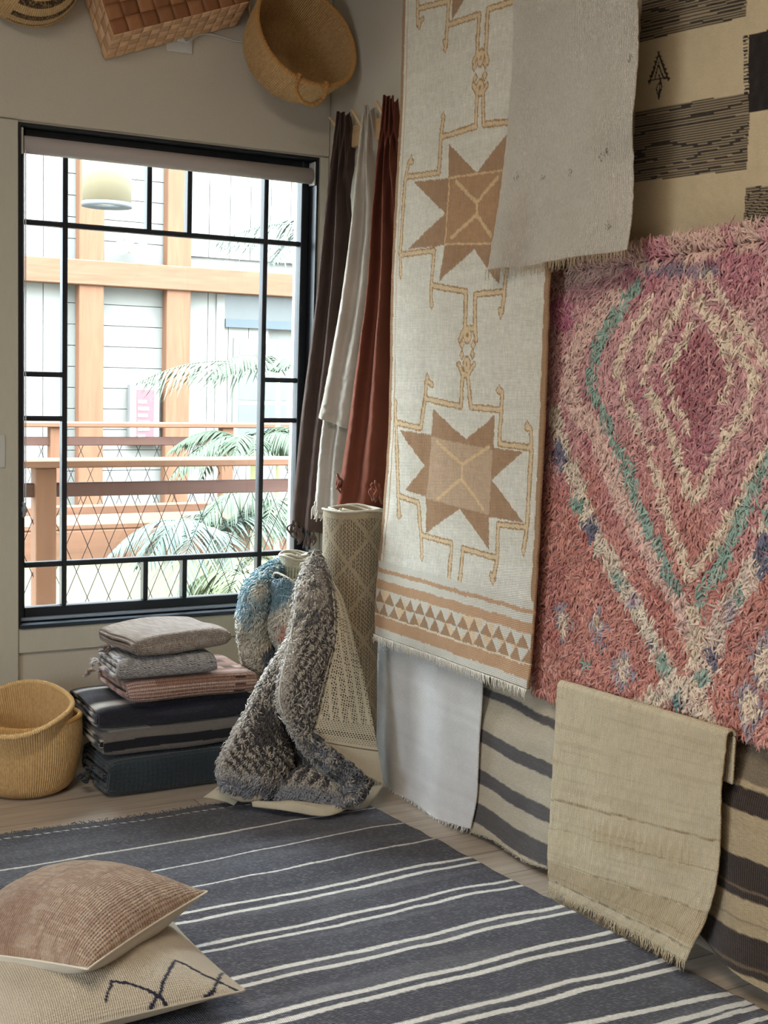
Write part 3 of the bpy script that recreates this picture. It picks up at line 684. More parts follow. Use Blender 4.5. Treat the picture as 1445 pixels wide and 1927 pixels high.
par, N, o = finish('striped_kilim', P, .007, fabric('kilim_brown_wool', None, 160, 240, .8, .0026, .12, 300, (.4, .25, 1)), C, 'tan kilim with broad dark brown stripes at the lower right, right of the tan rug', 'rug', part='woven_field')

def white_rug():
    x = XWT
    P = wall_sheet(x, None, None, None, None, .0035, [(690, 1150), (692, 1300), (694, 1400), (700, 1482)], [(905, 1210), (904, 1300), (897, 1400), (892, 1500), (881, 1560)]); Y, Z = P[..., 1].copy(), P[..., 2].copy(); nr, nc = Y.shape
    u = np.linspace(0, 1, nc)[None, :]; v = np.linspace(0, 1, nr)[:, None]
    C = np.broadcast_to(srgb(240, 240, 240), P.shape).copy(); C = mixc(C, srgb(224, 222, 219), .5*(.5+.5*vnoise(Y*3, Z*50, 4)))
    P[..., 0] += .034*sstep(.30, .05, u)-.006*np.sin(u*11)*v+.003*vnoise(Y*14, Z*4, 4)
    P[..., 2] -= .012*np.sin(u*PI)*v; P[..., 2] = np.maximum(P[..., 2], .01)
    par, N, o = finish('white_rug', P, .007, fabric('white_wool', None, 180, 240, .7, .0022, .08, 330), C, 'plain white fringed rug hanging low below the star runner', 'rug', part='woven_field')
    hem_fringe(None, None, 130, .022, .0013, fabric('white_fringe_yarn', srgb(226, 226, 224)), par, 6, line=P[-1][::6], spread=.25, droop=(-.15, 0, -.6))
white_rug()

def tan_rug():
    x = XT; r = .018
    # front hanging part
    Ls = [(1048, 1292), (1042, 1400), (1036, 1500), (1032, 1600), (1034, 1668)]; Rs = [(1366, 1388), (1356, 1480), (1352, 1580), (1342, 1690), (1304, 1806)]
    P = wall_sheet(x, None, None, None, None, .0035, Ls, Rs); nr, nc = P.shape[:2]
    # roll over the rail to the back
    k = 30; th = np.linspace(PI*.98, 0, k)
    top = P[0]; rows = []
    back = np.linspace(.12, 0, 20)
    for d in back: rows.append(top+[2*r, 0, -d])
    for a in th[::-1]: rows.append(top+[r+r*math.cos(a), 0, r*math.sin(a)])
    P = np.concatenate([np.array(rows), P[1:]]); nt = len(rows)
    Y, Z = P[..., 1].copy(), P[..., 2].copy(); nr = len(P)
    u = np.linspace(0, 1, nc)[None, :]+0*Y; v = np.clip((np.arange(nr)-nt)/(nr-nt), 0, 1)[:, None]+0*Y
    C = np.broadcast_to(srgb(222, 206, 172), P.shape).copy(); C = mixc(C, srgb(204, 184, 146), .5*(.5+.5*vnoise(u*4, v*3, 3)))
    C = mixc(C, srgb(170, 146, 104), .22*sstep(.2, .7, vnoise(u*3, v*70, 5)))
    w = .004*vnoise(u*12, v*0, 7)
    for c0, ww, col, a in ((.50, .006, srgb(140, 104, 56), .9), (.63, .003, srgb(150, 120, 76), .6), (.80, .004, srgb(140, 110, 66), .8), (.90, .003, srgb(150, 120, 76), .8), (.94, .005, srgb(110, 86, 56), .9)):
        C = mixc(C, col, a*(np.abs(v+w-c0) < ww)*(.55+.45*vnoise(u*40, v*90, 9)))
    C = mixc(C, srgb(168, 138, 90), .45*((v > .81) & (v < .93)))
    # puckers above the lower bands
    pk = np.exp(-((v-.60)/.05)**2)*sstep(.2, .4, u)*(1-sstep(.8, .95, u))
    P[..., 0] += -.006*pk*np.sin(u*150+3*vnoise(u*9, v*9, 1))+.007*vnoise(u*5, v*4, 3)*v-.05*sstep(.78, 1, v)*sstep(.75, 1, u)*.6+.0018*vnoise(u*120, v*35, 6)-.012*np.sin(u*PI)*v
    P[..., 0] = np.minimum(P[..., 0], 2.262)
    P[..., 2] = np.maximum(P[..., 2], .008)
    m = fabric('tan_wool', None, 150, 260, .75, .003, .10, 300, amp_u=2.2, coarse=.12, cscale=12)
    par, N, o = finish('tan_rug', P, .006, m, C, 'tan ribbed rug with ochre lines folded over a low rail before the kilims', 'rug', part='woven_field')
    hem_fringe(None, None, 150, .026, .0013, fabric('tan_fringe_yarn', srgb(196, 178, 146)), par, 7, line=P[-1][::5], spread=.3, droop=(-.2, 0, -.8))
    return P
tan_rug()

# ------------------------------------------------------------------ striped floor rug
def floor_rug():
    z = .012
    def lin(p, q):
        a = atz(*p, z); b_ = atz(*q, z); m = (b_[1]-a[1])/(b_[0]-a[0]); return a[1]-m*a[0], m
    ax, ay = atz(760, 1549, z)[:2]; bx, by = atz(1415, 1890, z)[:2]; me_ = (bx-ax)/(by-ay)
    X0, Y1, Y0 = .35, 4.0, 1.35
    back = lin((0, 1572), (385, 1517))
    nr = int((Y1-Y0)/.0034); nc = int(1.85/.0045)
    v = np.linspace(0, 1, nr)[:, None]; u = np.linspace(0, 1, nc)[None, :]
    yb = back[0]+back[1]*(X0+(ax-X0)*u)
    Y = yb+(Y0-yb)*v; XRt = ax+me_*(Y-ay); X = X0+(XRt-X0)*u+.003*vnoise(Y*20, 0*Y, 2)*sstep(.95, 1, u)
    grey = srgb(66, 67, 80); C = np.broadcast_to(grey, (nr, nc, 3)).copy()
    C = mixc(C, srgb(52, 52, 60), .6*(.5+.5*vnoise(X*1.2, Y*14, 4))); C = mixc(C, srgb(112, 112, 118), .5*sstep(.1, .8, vnoise(X*1.5, Y*26, 5)))
    C = mixc(C, srgb(130, 132, 138), .5*(vnoise(X*160, Y*420, 7) > .45)); C = mixc(C, srgb(38, 38, 46), .5*(vnoise(X*140, Y*400, 8) > .5))
    wt = srgb(236, 232, 224)
    SL = [((0, 1640), (699, 1521), .0048), ((250, 1645), (757, 1549), .0038), ((370, 1667), (815, 1580), .0045),
          ((360, 1718), (886, 1613), .0075), ((352, 1736), (901, 1622), .008), ((378, 1782), (966, 1652.6), .0075), ((390, 1793), (984, 1663), .0075),
          ((445, 1842), (1061, 1703), .0085), ((468, 1855), (1082, 1713.5), .0085), ((470, 1917), (1159, 1749.5), .0095), ((680, 1884), (1177, 1764), .0095),
          ((759, 1925), (1252, 1803), .0095), ((855, 1925), (1275.6, 1817), .0105), ((1100, 1925), (1365, 1870), .0105), ((1250, 1927), (1402, 1887), .0105)]
    wob = .006*vnoise(X*5, Y*1.2, 9)+.003*vnoise(X*16, Y*3, 10)
    for p, q, hw in SL:
        c0, m_ = lin(p, q); d = np.abs(Y+wob-(c0+m_*X)); jag = .0012*vnoise(X*170, Y*170, 12)
        C = mixc(C, wt, 1-sstep(hw-.0012, hw+.0012, d+jag))
    for k in range(6):
        yk = 1.4+.13*k
        for dy in (0, .05): C = mixc(C, wt, np.abs(Y+wob-yk-dy) < .009)
    # stitched line near the back edge
    d = np.abs(Y-(yb-.045)+.002*vnoise(X*30, 0*X)); C = mixc(C, wt, (d < .003) & (np.sin(X*2*PI/.030+Y*400) > -.1)); C = mixc(C, srgb(40, 42, 60), (d < .0045) & (d > .003))
    Z = z+.0035*vnoise(X*3, Y*5, 13)+.0025*vnoise(X*9, Y*22, 14)+.006*np.exp(-((Y-3.78)/.05)**2)*sstep(.9, 1.2, X)*(1-sstep(1.3, 1.6, X))
    Z = np.clip(Z, .0085, None)
    P = np.stack([X, Y, Z], -1)
    V, Fc, N = solid(P, .006, (0, 0, 1))
    uvg = np.stack([X, Y], -1).reshape(-1, 2)
    par = thing('striped_floor_rug', 'large charcoal flatweave rug with cream pinstripes lying on the floor', 'rug', (1.25, 2.7, 0))
    mesh_obj('woven_field', V, Fc, fabric('floor_rug_wool', None, 190, 150, 1.0, .0028, .20, 330, (.35, 1, 1), coarse=.10), par, np.concatenate([uvg, uvg]), np.concatenate([C.reshape(-1, 3)]*2))
    L = P[0][::6]; r_ = np.random.default_rng(3); n = 240; Lc = crom(L, n)
    e = Lc+np.stack([r_.normal(0, .008, n), r_.uniform(.006, .024, n), np.zeros(n)], 1); e[:, 2] = .010+r_.uniform(0, .006, n)
    strand_tri(Lc, e, .0013, .3, 4).build('fringe', fabric('dark_yarn', srgb(62, 62, 76)), par, True)
floor_rug()

# ------------------------------------------------------------------ rolled rugs standing in the corner
def rolled_rug(name, label, cx, cy, r, H, paint, mat, edge_mat, turns=3.2, t=.009, a0=0.3, lean=(0, 0)):
    par = thing(name, label, 'rug', (cx, cy, 0))
    nth = int(2*PI*r/.0028); nz = int(H/.0028)
    # outer face plus spiral top: full spiral sheet, outer turn finely gridded
    th = np.linspace(0, 2*PI*turns, int(nth*1+ (turns-1)*60))
    th = np.concatenate([np.linspace(0, 2*PI, nth), np.linspace(2*PI, 2*PI*turns, int(60*(turns-1)))[1:]])
    rad = r-t*1.35*th/(2*PI)
    x = cx+rad*np.cos(a0-th); y = cy+rad*np.sin(a0-th)
    z = np.linspace(H, .004, nz)
    top = .006*np.sin(th*1.3)+.004*np.sin(th*3.1)
    P = np.zeros((nz, len(th), 3)); f = (z/H)[:, None]
    P[..., 0] = x[None]+lean[0]*(f)+.003*np.sin(z*9)[:, None]; P[..., 1] = y[None]+lean[1]*f; P[..., 2] = z[:, None]+top[None]*f**8
    s = r*th; C = paint(np.broadcast_to(s[None], (nz, len(th))), np.broadcast_to(z[:, None], (nz, len(th))))
    V, Fc, N = solid(P[:, ::1], t, None)
    ctr = np.array([cx, cy, H/2]); k = nth//2
    if (N[nz//2, k]@(P[nz//2, k]-ctr)) < 0: V, Fc, N = solid(P[:, ::-1], t, None); C = C[:, ::-1]; s = s[::-1]
    uv = np.stack(np.broadcast_arrays(s[None], z[:, None]), -1).reshape(-1, 2)
    mesh_obj('rolled_sheet', V, Fc, mat, par, np.concatenate([uv, uv]), np.concatenate([C.reshape(-1, 3)]*2))
    b = MB(); pts = np.stack([x+lean[0], y+lean[1], H+top+.001], 1); b.tube(pts[::3], .0045, 6)
    pts2 = pts.copy(); pts2[:, 2] -= .016; 
    b.build('edge_binding', edge_mat, par, True)
    return par
def roll_paint(s, z):
    C = np.broadcast_to(srgb(166, 150, 124), s.shape+(3,)).copy(); C = mixc(C, srgb(148, 132, 106), .5*(.5+.5*vnoise(s*12, z*12, 3)))
    col = np.floor(s/.0072); zz = z+.5*.0145*(col % 2)+.004*vnoise(col*.7, z*9, 2)
    dash = ((s/.0072) % 1 < .36) & ((zz/.0145) % 1 < .66)
    a = .155; dd = np.minimum(np.abs(((s*1.05+z*.85)/a) % 1-.5), np.abs(((s*1.05-z*.85)/a) % 1-.5))*a
    dash &= (dd > .0085) & (z < .975)
    return mixc(C, srgb(52, 42, 34), dash)
rm = fabric('roll_wool', None, 140, 200, .7, .002, .10, 300)
edge_m = fabric('cream_binding', srgb(196, 188, 170), var=.08)
rolled_rug('rolled_rug', 'tall rolled beige rug with dark dashes and a diamond lattice standing in the corner', 2.166, 4.026, .113, 1.0, roll_paint, rm, edge_m, 3.3, .008, -.9)
def small_paint(s, z):
    C = np.broadcast_to(srgb(190, 186, 164), s.shape+(3,)).copy()
    rib = (np.abs((s/.0125) % 1-.5) < .23) & (z < .755)
    C = mixc(C, srgb(118, 134, 116), rib*(.8+.2*vnoise(s*80, z*140, 3)))
    return C
rolled_rug('rolled_rug', 'small rolled green-ribbed rug standing between the teal and the grey shag rugs', 2.110, 4.375, .068, .79, small_paint, fabric('ribbed_wool', None, 80, 260, .9, .003, .1, 260), edge_m, 2.6, .007, 1.9)

# ------------------------------------------------------------------ generic bulging cloth patches
def patch(Ls, Rs, step=.005, bulge=.0, toward=(-.35, -.93, .1), shape=1.0, wob=.004, seed=1, pw=None):
    L = np.array([aty(a, b_, y) for a, b_, y in Ls]); Rr = np.array([aty(a, b_, y) for a, b_, y in Rs])
    ln = max(np.sum(np.linalg.norm(np.diff(L, axis=0), axis=1)), np.sum(np.linalg.norm(np.diff(Rr, axis=0), axis=1)))
    w = max(np.linalg.norm(L-Rr, axis=1)) if len(L) == len(Rr) else .2
    nr = int(ln/step)+3; nc = int(w*1.25/step)+4
    Lc = crom(L, nr); Rc = crom(Rr, nr); u = np.linspace(0, 1, nc)
    P = Lc[:, None]*(1-u)[None, :, None]+Rc[:, None]*u[None, :, None]
    tw = np.array(toward); tw = tw/np.linalg.norm(tw)
    bl = crom(np.atleast_1d(bulge) if np.size(bulge) > 1 else [bulge, bulge], nr)[:, 0]
    prof = np.sin(PI*u)**shape
    P += (bl[:, None]*prof[None])[..., None]*tw
    g = vnoise(np.arange(nr)[:, None]*step*14+0*u[None], u[None]*3+0*np.arange(nr)[:, None], seed)
    P += (wob*g)[..., None]*tw
    return P, u, np.linspace(0, 1, nr)

def shag_part(par, name_face, P, colf, n_per_m2, L, R_, mat_back, mat_pile, D0=(0, 0, -1), seed=1, toward=(-.3, -.95, 0), t=.008, jit=.5, curl=.5, lift=.6, sub=2, backc=None):
    V, Fc, N = solid(P, t, toward); nr, nc = P.shape[:2]
    base = mesh_obj(name_face, V, Fc, mat_back, par, np.zeros((len(V), 2)), None)
    a = np.linalg.norm(np.cross(P[1:, :-1]-P[:-1, :-1], P[:-1, 1:]-P[:-1, :-1]), axis=2).sum()
    n = int(a*n_per_m2); Bp, Nn, uu, vv = sample_grid(P, N, n, seed)
    r_ = np.random.default_rng(seed+5); Col = colf(uu, vv, Bp)*(1+.16*r_.uniform(-1, 1, (n, 1)))
    D = np.tile(np.array(D0, float), (n, 1))+.7*np.stack([vnoise(Bp[:, 0]*25, Bp[:, 2]*25, 3), vnoise(Bp[:, 1]*25, Bp[:, 2]*25, 4), vnoise(Bp[:, 0]*25, Bp[:, 2]*22, 6)*.6], 1)
    B3 = [Bp+r_.normal(size=(n, 3))*.0015 for k in range(sub)]
    V, Fq, Cc = tufts(np.concatenate(B3), np.tile(Nn, (sub, 1)), np.tile(D, (sub, 1))+r_.normal(size=(n*sub, 3))*.15, np.tile(Col, (sub, 1)), L, R_, curl, 4, 3, jit, seed, lift)
    return V, Fq, Cc
def merge(parts):
    off = 0; Vs = []; Q = []; T = []; Cs = []
    for V, (q, t), C in parts:
        Vs.append(V); Q.append(q+off); T.append(t+off); Cs.append(C); off += len(V)
    return np.concatenate(Vs), [np.concatenate(Q), np.concatenate(T)], np.concatenate(Cs)

# teal shag rug behind
pile_m = fabric('pile_wool', None, 10, 10, .5, .001, .08, 900, sheen=.3, coarse=0)
back_m = fabric('pile_backing', srgb(92, 88, 82))
def teal_rug():
    par = thing('teal_shag_rug', 'teal and cream shag rug with loops drooping below the window corner', 'rug', (1.93, 4.35, 0))
    teal = srgb(100, 138, 148); dteal = srgb(58, 92, 102); crm_ = srgb(214, 206, 190); snd = srgb(206, 178, 146); blu = srgb(132, 158, 172); pk = srgb(206, 158, 140)
    parts = []
    def c1(u, v, B):
        C = np.broadcast_to(teal, (len(u), 3)).copy(); C = mixc(C, dteal, .8*sstep(.45, .95, u)*(1-sstep(.45, .6, v)))
        C = mixc(C, blu, .7*sstep(.3, .42, v)*(1-sstep(.5, .62, v))*(1-u))
        q = v+.05*vnoise(u*6, v*14, 8); C = mixc(C, crm_, .8*sstep(.22, .32, q)*sstep(.2, .45, u)*(1-sstep(.6, .85, u))*(1-sstep(.36, .45, q)))
        C = mixc(C, crm_, .75*(np.random.default_rng(3).random(len(u)) > .78))
        C = mixc(C, crm_, sstep(.46, .64, v+.08*vnoise(u*4, v*9, 4))); C = mixc(C, snd, .6*sstep(.72, .8, v)*(vnoise(u*4, v*8, 2) > -.1)); C = mixc(C, srgb(100, 110, 122), (v > .78) & (u > .6) & (v < .93)); C = mixc(C, snd, sstep(.93, .96, v))
        return C
    P, u, v = patch([(530, 1052, 4.44), (492, 1075, 4.42), (466, 1105, 4.38), (455, 1140, 4.35), (452, 1180, 4.33), (455, 1215, 4.33), (460, 1245, 4.34), (470, 1278, 4.36)],
                    [(533, 1078, 4.36), (522, 1085, 4.34), (512, 1100, 4.33), (508, 1130, 4.33), (500, 1170, 4.33), (500, 1195, 4.34), (512, 1235, 4.34), (520, 1290, 4.36)], .005, [.02, .04, .06, .07, .07, .07, .06, .03], shape=.6)
    parts.append(shag_part(par, 'rug_backing', P, c1, 38000, .024, .0023, back_m, pile_m, seed=11, D0=(-.35, -.2, -.9)))
    def c2(u, v, B):
        C = np.broadcast_to(blu*.9, (len(u), 3)).copy(); C = mixc(C, teal, .7*(vnoise(u*4, v*6, 3) > 0)); C = mixc(C, crm_, sstep(.35, .5, v*.8+u*.35)); C = mixc(C, pk, ((np.abs(v-.72) < .12) & (u > .35) & (vnoise(u*5, v*12, 4) > -.3)))
        return C
    P, u, v = patch([(512, 1090, 4.31), (516, 1112, 4.29), (516, 1140, 4.28), (508, 1170, 4.28), (512, 1195, 4.29), (528, 1222, 4.30)],
                    [(540, 1088, 4.22), (568, 1112, 4.20), (572, 1140, 4.18), (566, 1170, 4.17), (560, 1200, 4.17), (552, 1240, 4.18)], .005, [.02, .03, .04, .04, .04, .02], shape=.7)
    parts.append(shag_part(par, 'rug_backing', P, c2, 38000, .022, .0022, back_m, pile_m, seed=12, D0=(.2, -.2, -.9)))
    # inner fold with shade mixed into its colours, and lower trunk of the roll
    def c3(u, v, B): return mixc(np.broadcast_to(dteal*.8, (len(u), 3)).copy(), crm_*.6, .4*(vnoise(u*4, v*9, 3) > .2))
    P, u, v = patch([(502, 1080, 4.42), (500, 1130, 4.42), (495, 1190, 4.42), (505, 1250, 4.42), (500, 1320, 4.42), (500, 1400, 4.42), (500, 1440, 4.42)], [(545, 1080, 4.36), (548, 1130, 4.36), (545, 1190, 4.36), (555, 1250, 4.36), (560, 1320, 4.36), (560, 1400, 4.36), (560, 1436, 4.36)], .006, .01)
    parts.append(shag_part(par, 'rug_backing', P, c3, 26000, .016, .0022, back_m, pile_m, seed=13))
    V, Fq, Cc = merge(parts); mesh_obj('shag_pile', V, Fq, pile_m, par, np.zeros((len(V), 2)), Cc)
    L = np.array([aty(a, b_, y) for a, b_, y in [(512, 1088, 4.30), (520, 1078, 4.28), (545, 1090, 4.215), (560, 1103, 4.20), (570, 1112, 4.195)]])
    MB().tube(crom(L, 30), .004, 6).build('edge_binding', edge_m, par, True)
teal_rug()

# grey shag rug slumped over the big roll
def grey_rug():
    par = thing('grey_shag_rug', 'grey zebra-patterned shag rug slumped from the tall roll onto the floor, cream back showing', 'rug', (1.9, 3.9, 0))
    lt = srgb(182, 172, 158); dkk = srgb(52, 48, 50); md = srgb(128, 122, 118); wh = srgb(196, 190, 182)
    cream = srgb(206, 194, 168); parts = []
    cm = fabric('grey_rug_backing', None, 200, 240, .5, .0015, .06, 300)
    def cA(u, v, B):
        s = (v*1.7+u*.5); st = np.sin(s*2*PI*11+2.2*vnoise(u*5, v*9, 3))
        C = np.broadcast_to(lt, (len(u), 3)).copy()
        k = sstep(-.1, .25, st)*sstep(.16, .34, v)*sstep(.12, .3, u)*(1-sstep(.84, .98, v)); C = mixc(C, dkk, k*.95)
        C = mixc(C, md, .8*(1-sstep(.0, .25, v))*(vnoise(u*6, v*20, 5) > -.2)); C = mixc(C, srgb(88, 84, 84), .8*((vnoise(u*8, v*26, 7) > .25) & (v < .35)))
        C = mixc(C, srgb(120, 122, 128), .6*sstep(.8, .95, v)*(vnoise(u*8, v*20, 5) > -.1)); C = mixc(C, wh, (u < .09)*1.)
        return C
    A_L = [(590, 1038, 4.00), (573, 1075, 3.95), (560, 1120, 3.90), (552, 1170, 3.86), (540, 1230, 3.82), (527, 1290, 3.79), (528, 1330, 3.78), (548, 1370, 3.77), (566, 1400, 3.77), (590, 1430, 3.77)]
    A_R = [(594, 1038, 3.99), (608, 1070, 3.93), (621, 1110, 3.87), (627, 1160, 3.82), (624, 1210, 3.79), (613, 1260, 3.77), (600, 1310, 3.755), (590, 1350, 3.75), (585, 1385, 3.75), (598, 1410, 3.75)]
    P, u, v = patch(A_L, A_R, .005, [.0, .03, .045, .05, .055, .05, .04, .035, .02, .0], shape=.8, seed=4)
    parts.append(shag_part(par, 'rug_backing', P, cA, 42000, .020, .0024, back_m, pile_m, seed=21, D0=(.1, -.3, -.9), jit=.6))
    # lower roll of pile running down to the right
    F_L = [(558, 1375, 3.80), (572, 1405, 3.79), (592, 1432, 3.78), (612, 1456, 3.77), (634, 1478, 3.75), (640, 1500, 3.73), (640, 1512, 3.72)]
    F_R = [(586, 1372, 3.74), (604, 1398, 3.72), (630, 1420, 3.70), (655, 1440, 3.68), (676, 1458, 3.66), (690, 1480, 3.66), (668, 1512, 3.66)]
    def cF(u, v, B):
        C = np.broadcast_to(srgb(122, 122, 126), (len(u), 3)).copy(); C = mixc(C, dkk, .8*(vnoise(u*7, v*14, 5) > .05)); C = mixc(C, lt, .9*((vnoise(u*9, v*18, 6) > .25) | (u < .12))); return C
    P, u, v = patch(F_L, F_R, .005, [.02, .03, .04, .05, .05, .05, .02], toward=(-.3, -.85, .45), shape=.7, seed=5)
    parts.append(shag_part(par, 'rug_backing', P, cF, 42000, .018, .0024, back_m, pile_m, seed=22, D0=(.3, -.3, -.8), jit=.6))
    # left lobe
    B_L = [(552, 1192, 4.02), (528, 1230, 3.98), (500, 1272, 3.95), (475, 1320, 3.92), (455, 1358, 3.90), (432, 1398, 3.885), (416, 1430, 3.875), (411, 1456, 3.87), (418, 1482, 3.86)]
    B_R = [(556, 1215, 3.98), (552, 1250, 3.94), (540, 1290, 3.91), (530, 1330, 3.90), (530, 1370, 3.89), (540, 1405, 3.88), (548, 1440, 3.88), (532, 1475, 3.87), (505, 1500, 3.86)]
    def cB(u, v, B):
        s = v*1.6-u*.75; st = np.sin(s*2*PI*8.5+1.8*vnoise(u*4, v*8, 3))
        C = np.broadcast_to(lt, (len(u), 3)).copy(); C = mixc(C, dkk, .95*sstep(-.15, .2, st)*sstep(.05, .25, v)*sstep(.05, .15, u)*(1-sstep(.78, .86, v)))
        C = mixc(C, dkk, .8*((v > .40) & (v < .62) & (u > .35) & (vnoise(u*6, v*14, 3) > -.35)))
        C = mixc(C, wh, (u < .10)*.9); C = mixc(C, srgb(120, 122, 130), .9*sstep(.84, .9, v)); C = mixc(C, srgb(172, 170, 172), .7*((v > .8) & (vnoise(u*12, v*30, 8) > .2)))
        return C
    P, u, v = patch(B_L, B_R, .005, [.01, .03, .04, .05, .06, .07, .07, .06, .03], toward=(-.4, -.85, .25), shape=.75, seed=6)
    parts.append(shag_part(par, 'rug_backing', P, cB, 42000, .018, .0024, back_m, pile_m, seed=23, D0=(-.2, -.3, -.9), jit=.6))
    # valley in the middle, its pile colours darkened to carry the shade
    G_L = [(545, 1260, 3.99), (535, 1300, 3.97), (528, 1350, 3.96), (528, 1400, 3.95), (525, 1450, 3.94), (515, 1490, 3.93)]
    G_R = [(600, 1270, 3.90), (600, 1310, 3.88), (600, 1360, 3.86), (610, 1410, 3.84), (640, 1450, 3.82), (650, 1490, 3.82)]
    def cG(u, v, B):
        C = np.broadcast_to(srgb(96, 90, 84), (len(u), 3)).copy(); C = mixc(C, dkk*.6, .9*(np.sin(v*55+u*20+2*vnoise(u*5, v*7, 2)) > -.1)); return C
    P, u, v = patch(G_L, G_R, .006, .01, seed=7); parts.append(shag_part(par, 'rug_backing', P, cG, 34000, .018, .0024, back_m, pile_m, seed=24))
    H_L = [(548, 1330, 3.90), (552, 1365, 3.875), (562, 1395, 3.865), (574, 1425, 3.86), (582, 1455, 3.85)]; H_R = [(560, 1335, 3.85), (578, 1375, 3.83), (600, 1415, 3.81), (618, 1445, 3.80), (630, 1475, 3.79)]
    P, u, v = patch(H_L, H_R, .006, .03, seed=7); parts.append(shag_part(par, 'rug_backing', P, lambda u, v, B: mixc(np.broadcast_to(lt*.9, (len(u), 3)).copy(), dkk, .9*(vnoise(u*7, v*14, 3) > .0)), 38000, .018, .0024, back_m, pile_m, seed=25))
    # lump lying on the floor
    D_L = [(585, 1446, 3.86), (560, 1452, 3.86), (540, 1464, 3.86), (525, 1482, 3.86), (508, 1502, 3.87)]
    D_R = [(612, 1452, 3.82), (650, 1470, 3.78), (660, 1488, 3.74), (655, 1505, 3.70), (645, 1520, 3.67)]
    def cD(u, v, B):
        C = np.broadcast_to(lt, (len(u), 3)).copy(); C = mixc(C, dkk, .95*(np.sin(u*34+1.6*vnoise(u*5, v*6, 3)) > .0)*(1-sstep(.62, .75, v))); C = mixc(C, srgb(132, 134, 140), .9*sstep(.66, .8, v)); return C
    P, u, v = patch(D_L, D_R, .005, [.02, .04, .05, .04, .01], toward=(-.2, -.7, .7), shape=.7, seed=8)
    parts.append(shag_part(par, 'rug_backing', P, cD, 42000, .016, .0024, back_m, pile_m, seed=26, D0=(0, -.6, -.6), toward=(-.2, -.7, .7)))
    V, Fq, Cc = merge(parts); mesh_obj('shag_pile', V, Fq, pile_m, par, np.zeros((len(V), 2)), Cc)
    # turned-over flap showing the dashed back
    E_L = [(594, 1040, 3.985), (611, 1075, 3.915), (624, 1112, 3.855), (629, 1160, 3.805), (626, 1210, 3.775), (615, 1260, 3.755), (602, 1310, 3.740), (592, 1350, 3.735), (584, 1385, 3.73), (608, 1414, 3.72), (640, 1436, 3.71)]
    E_R = [(596, 1038, 3.985), (622, 1085, 3.93), (645, 1125, 3.90), (660, 1175, 3.86), (672, 1225, 3.83), (686, 1280, 3.80), (695, 1325, 3.78), (703, 1365, 3.76), (710, 1405, 3.75), (716, 1440, 3.74), (721, 1474, 3.73)]
    P, u, v = patch(E_L, E_R, .0026, [.0, .012, .02, .02, .02, .015, .01, .01, .01, .005, .0], seed=9, wob=.003)
    nr, nc = P.shape[:2]; wv = np.linalg.norm(P[:, -1]-P[:, 0], axis=1)[:, None]; U = u[None]*wv; Vv = v[:, None]*.78+0*U
    C = np.broadcast_to(cream, P.shape).copy()
    # dashes in tall oval loops
    dr = wv-U
    ct = U-.035; col = np.floor(U/.0105); zz = Vv+.003*(col % 2); dash = ((U/.0105) % 1 < .6) & ((zz/.0085) % 1 < .48)
    blank = (np.abs((dr/.040) % 1-.5)*.040 < .0065) & ((Vv*3.1+.3*np.floor(dr/.040)) % 1 > .14)
    low = Vv > .545
    dash2 = (((U/.012+.5*(np.floor(Vv/.0075) % 2)) % 1) < .55) & ((Vv/.0075) % 1 < .42)
    body = (Vv > .10) & (Vv < .63) & (U > .022)
    C = mixc(C, srgb(46, 40, 34), body & np.where(low, dash2, dash & ~blank))
    C = mixc(C, srgb(96, 84, 66), np.abs(Vv-.642) < .0018)
    C = mixc(C, srgb(168, 154, 126), (U > .010) & (U < .013) & (Vv < .62)); C = mixc(C, srgb(204, 198, 176), U < .008)
    V, Fc, N = solid(P, .006, (-.3, -.95, 0)); uv = np.stack([U, Vv], -1).reshape(-1, 2)
    mesh_obj('turned_back_flap', V, Fc, cm, par, np.concatenate([uv, uv]), np.concatenate([C.reshape(-1, 3)]*2))
    b = MB(); b.tube(P[:, 0][::6]+[-.003, -.005, 0], .0045, 6); b.tube(crom(A_L and [aty(a, b_, y-.02) for a, b_, y in A_L[:8]], 60), .0035, 6)
    b.build('edge_binding', fabric('light_binding', srgb(205, 200, 188), var=.08), par, True)
    L = P[-1][::3]; hem_fringe(None, None, 70, .010, .001, edge_m, par, 9, line=L, spread=.5)
    # cream hems at the floor
    def hem(Ls, Rs, bulge, tw=(-.2, -.5, .85), col=cream, seed=1, nm='cream_hem'):
        P, u, v = patch(Ls, Rs, .004, bulge, toward=tw, shape=.8, seed=seed, wob=.003); P[..., 2] = np.maximum(P[..., 2], .024)
        V, Fc, N = solid(P, .006, tw); uv = np.stack(np.broadcast_arrays(u[None]*.2, v[:, None]*.3), -1).reshape(-1, 2)
        C = np.broadcast_to(col, P.shape).reshape(-1, 3)
        mesh_obj(nm, V, Fc, cm, par, np.concatenate([uv, uv]), np.concatenate([C, C]))
    hem([(381, 1501, 3.96), (404, 1484, 3.93), (420, 1472, 3.90)], [(440, 1516, 3.88), (450, 1503, 3.88), (447, 1488, 3.88)], .008, seed=2)
    hem([(424, 1482, 3.85), (455, 1492, 3.845), (478, 1490, 3.84), (498, 1490, 3.845)], [(433, 1502, 3.84), (460, 1510, 3.835), (488, 1506, 3.83), (497, 1500, 3.84)], .022, seed=3)
    hem([(470, 1506, 3.86), (510, 1508, 3.80), (545, 1506, 3.76), (580, 1510, 3.72), (620, 1514, 3.70), (660, 1514, 3.70)], [(475, 1518, 3.83), (520, 1524, 3.76), (560, 1530, 3.72), (590, 1535, 3.68), (625, 1534, 3.66), (668, 1517, 3.69)], .014, seed=4)
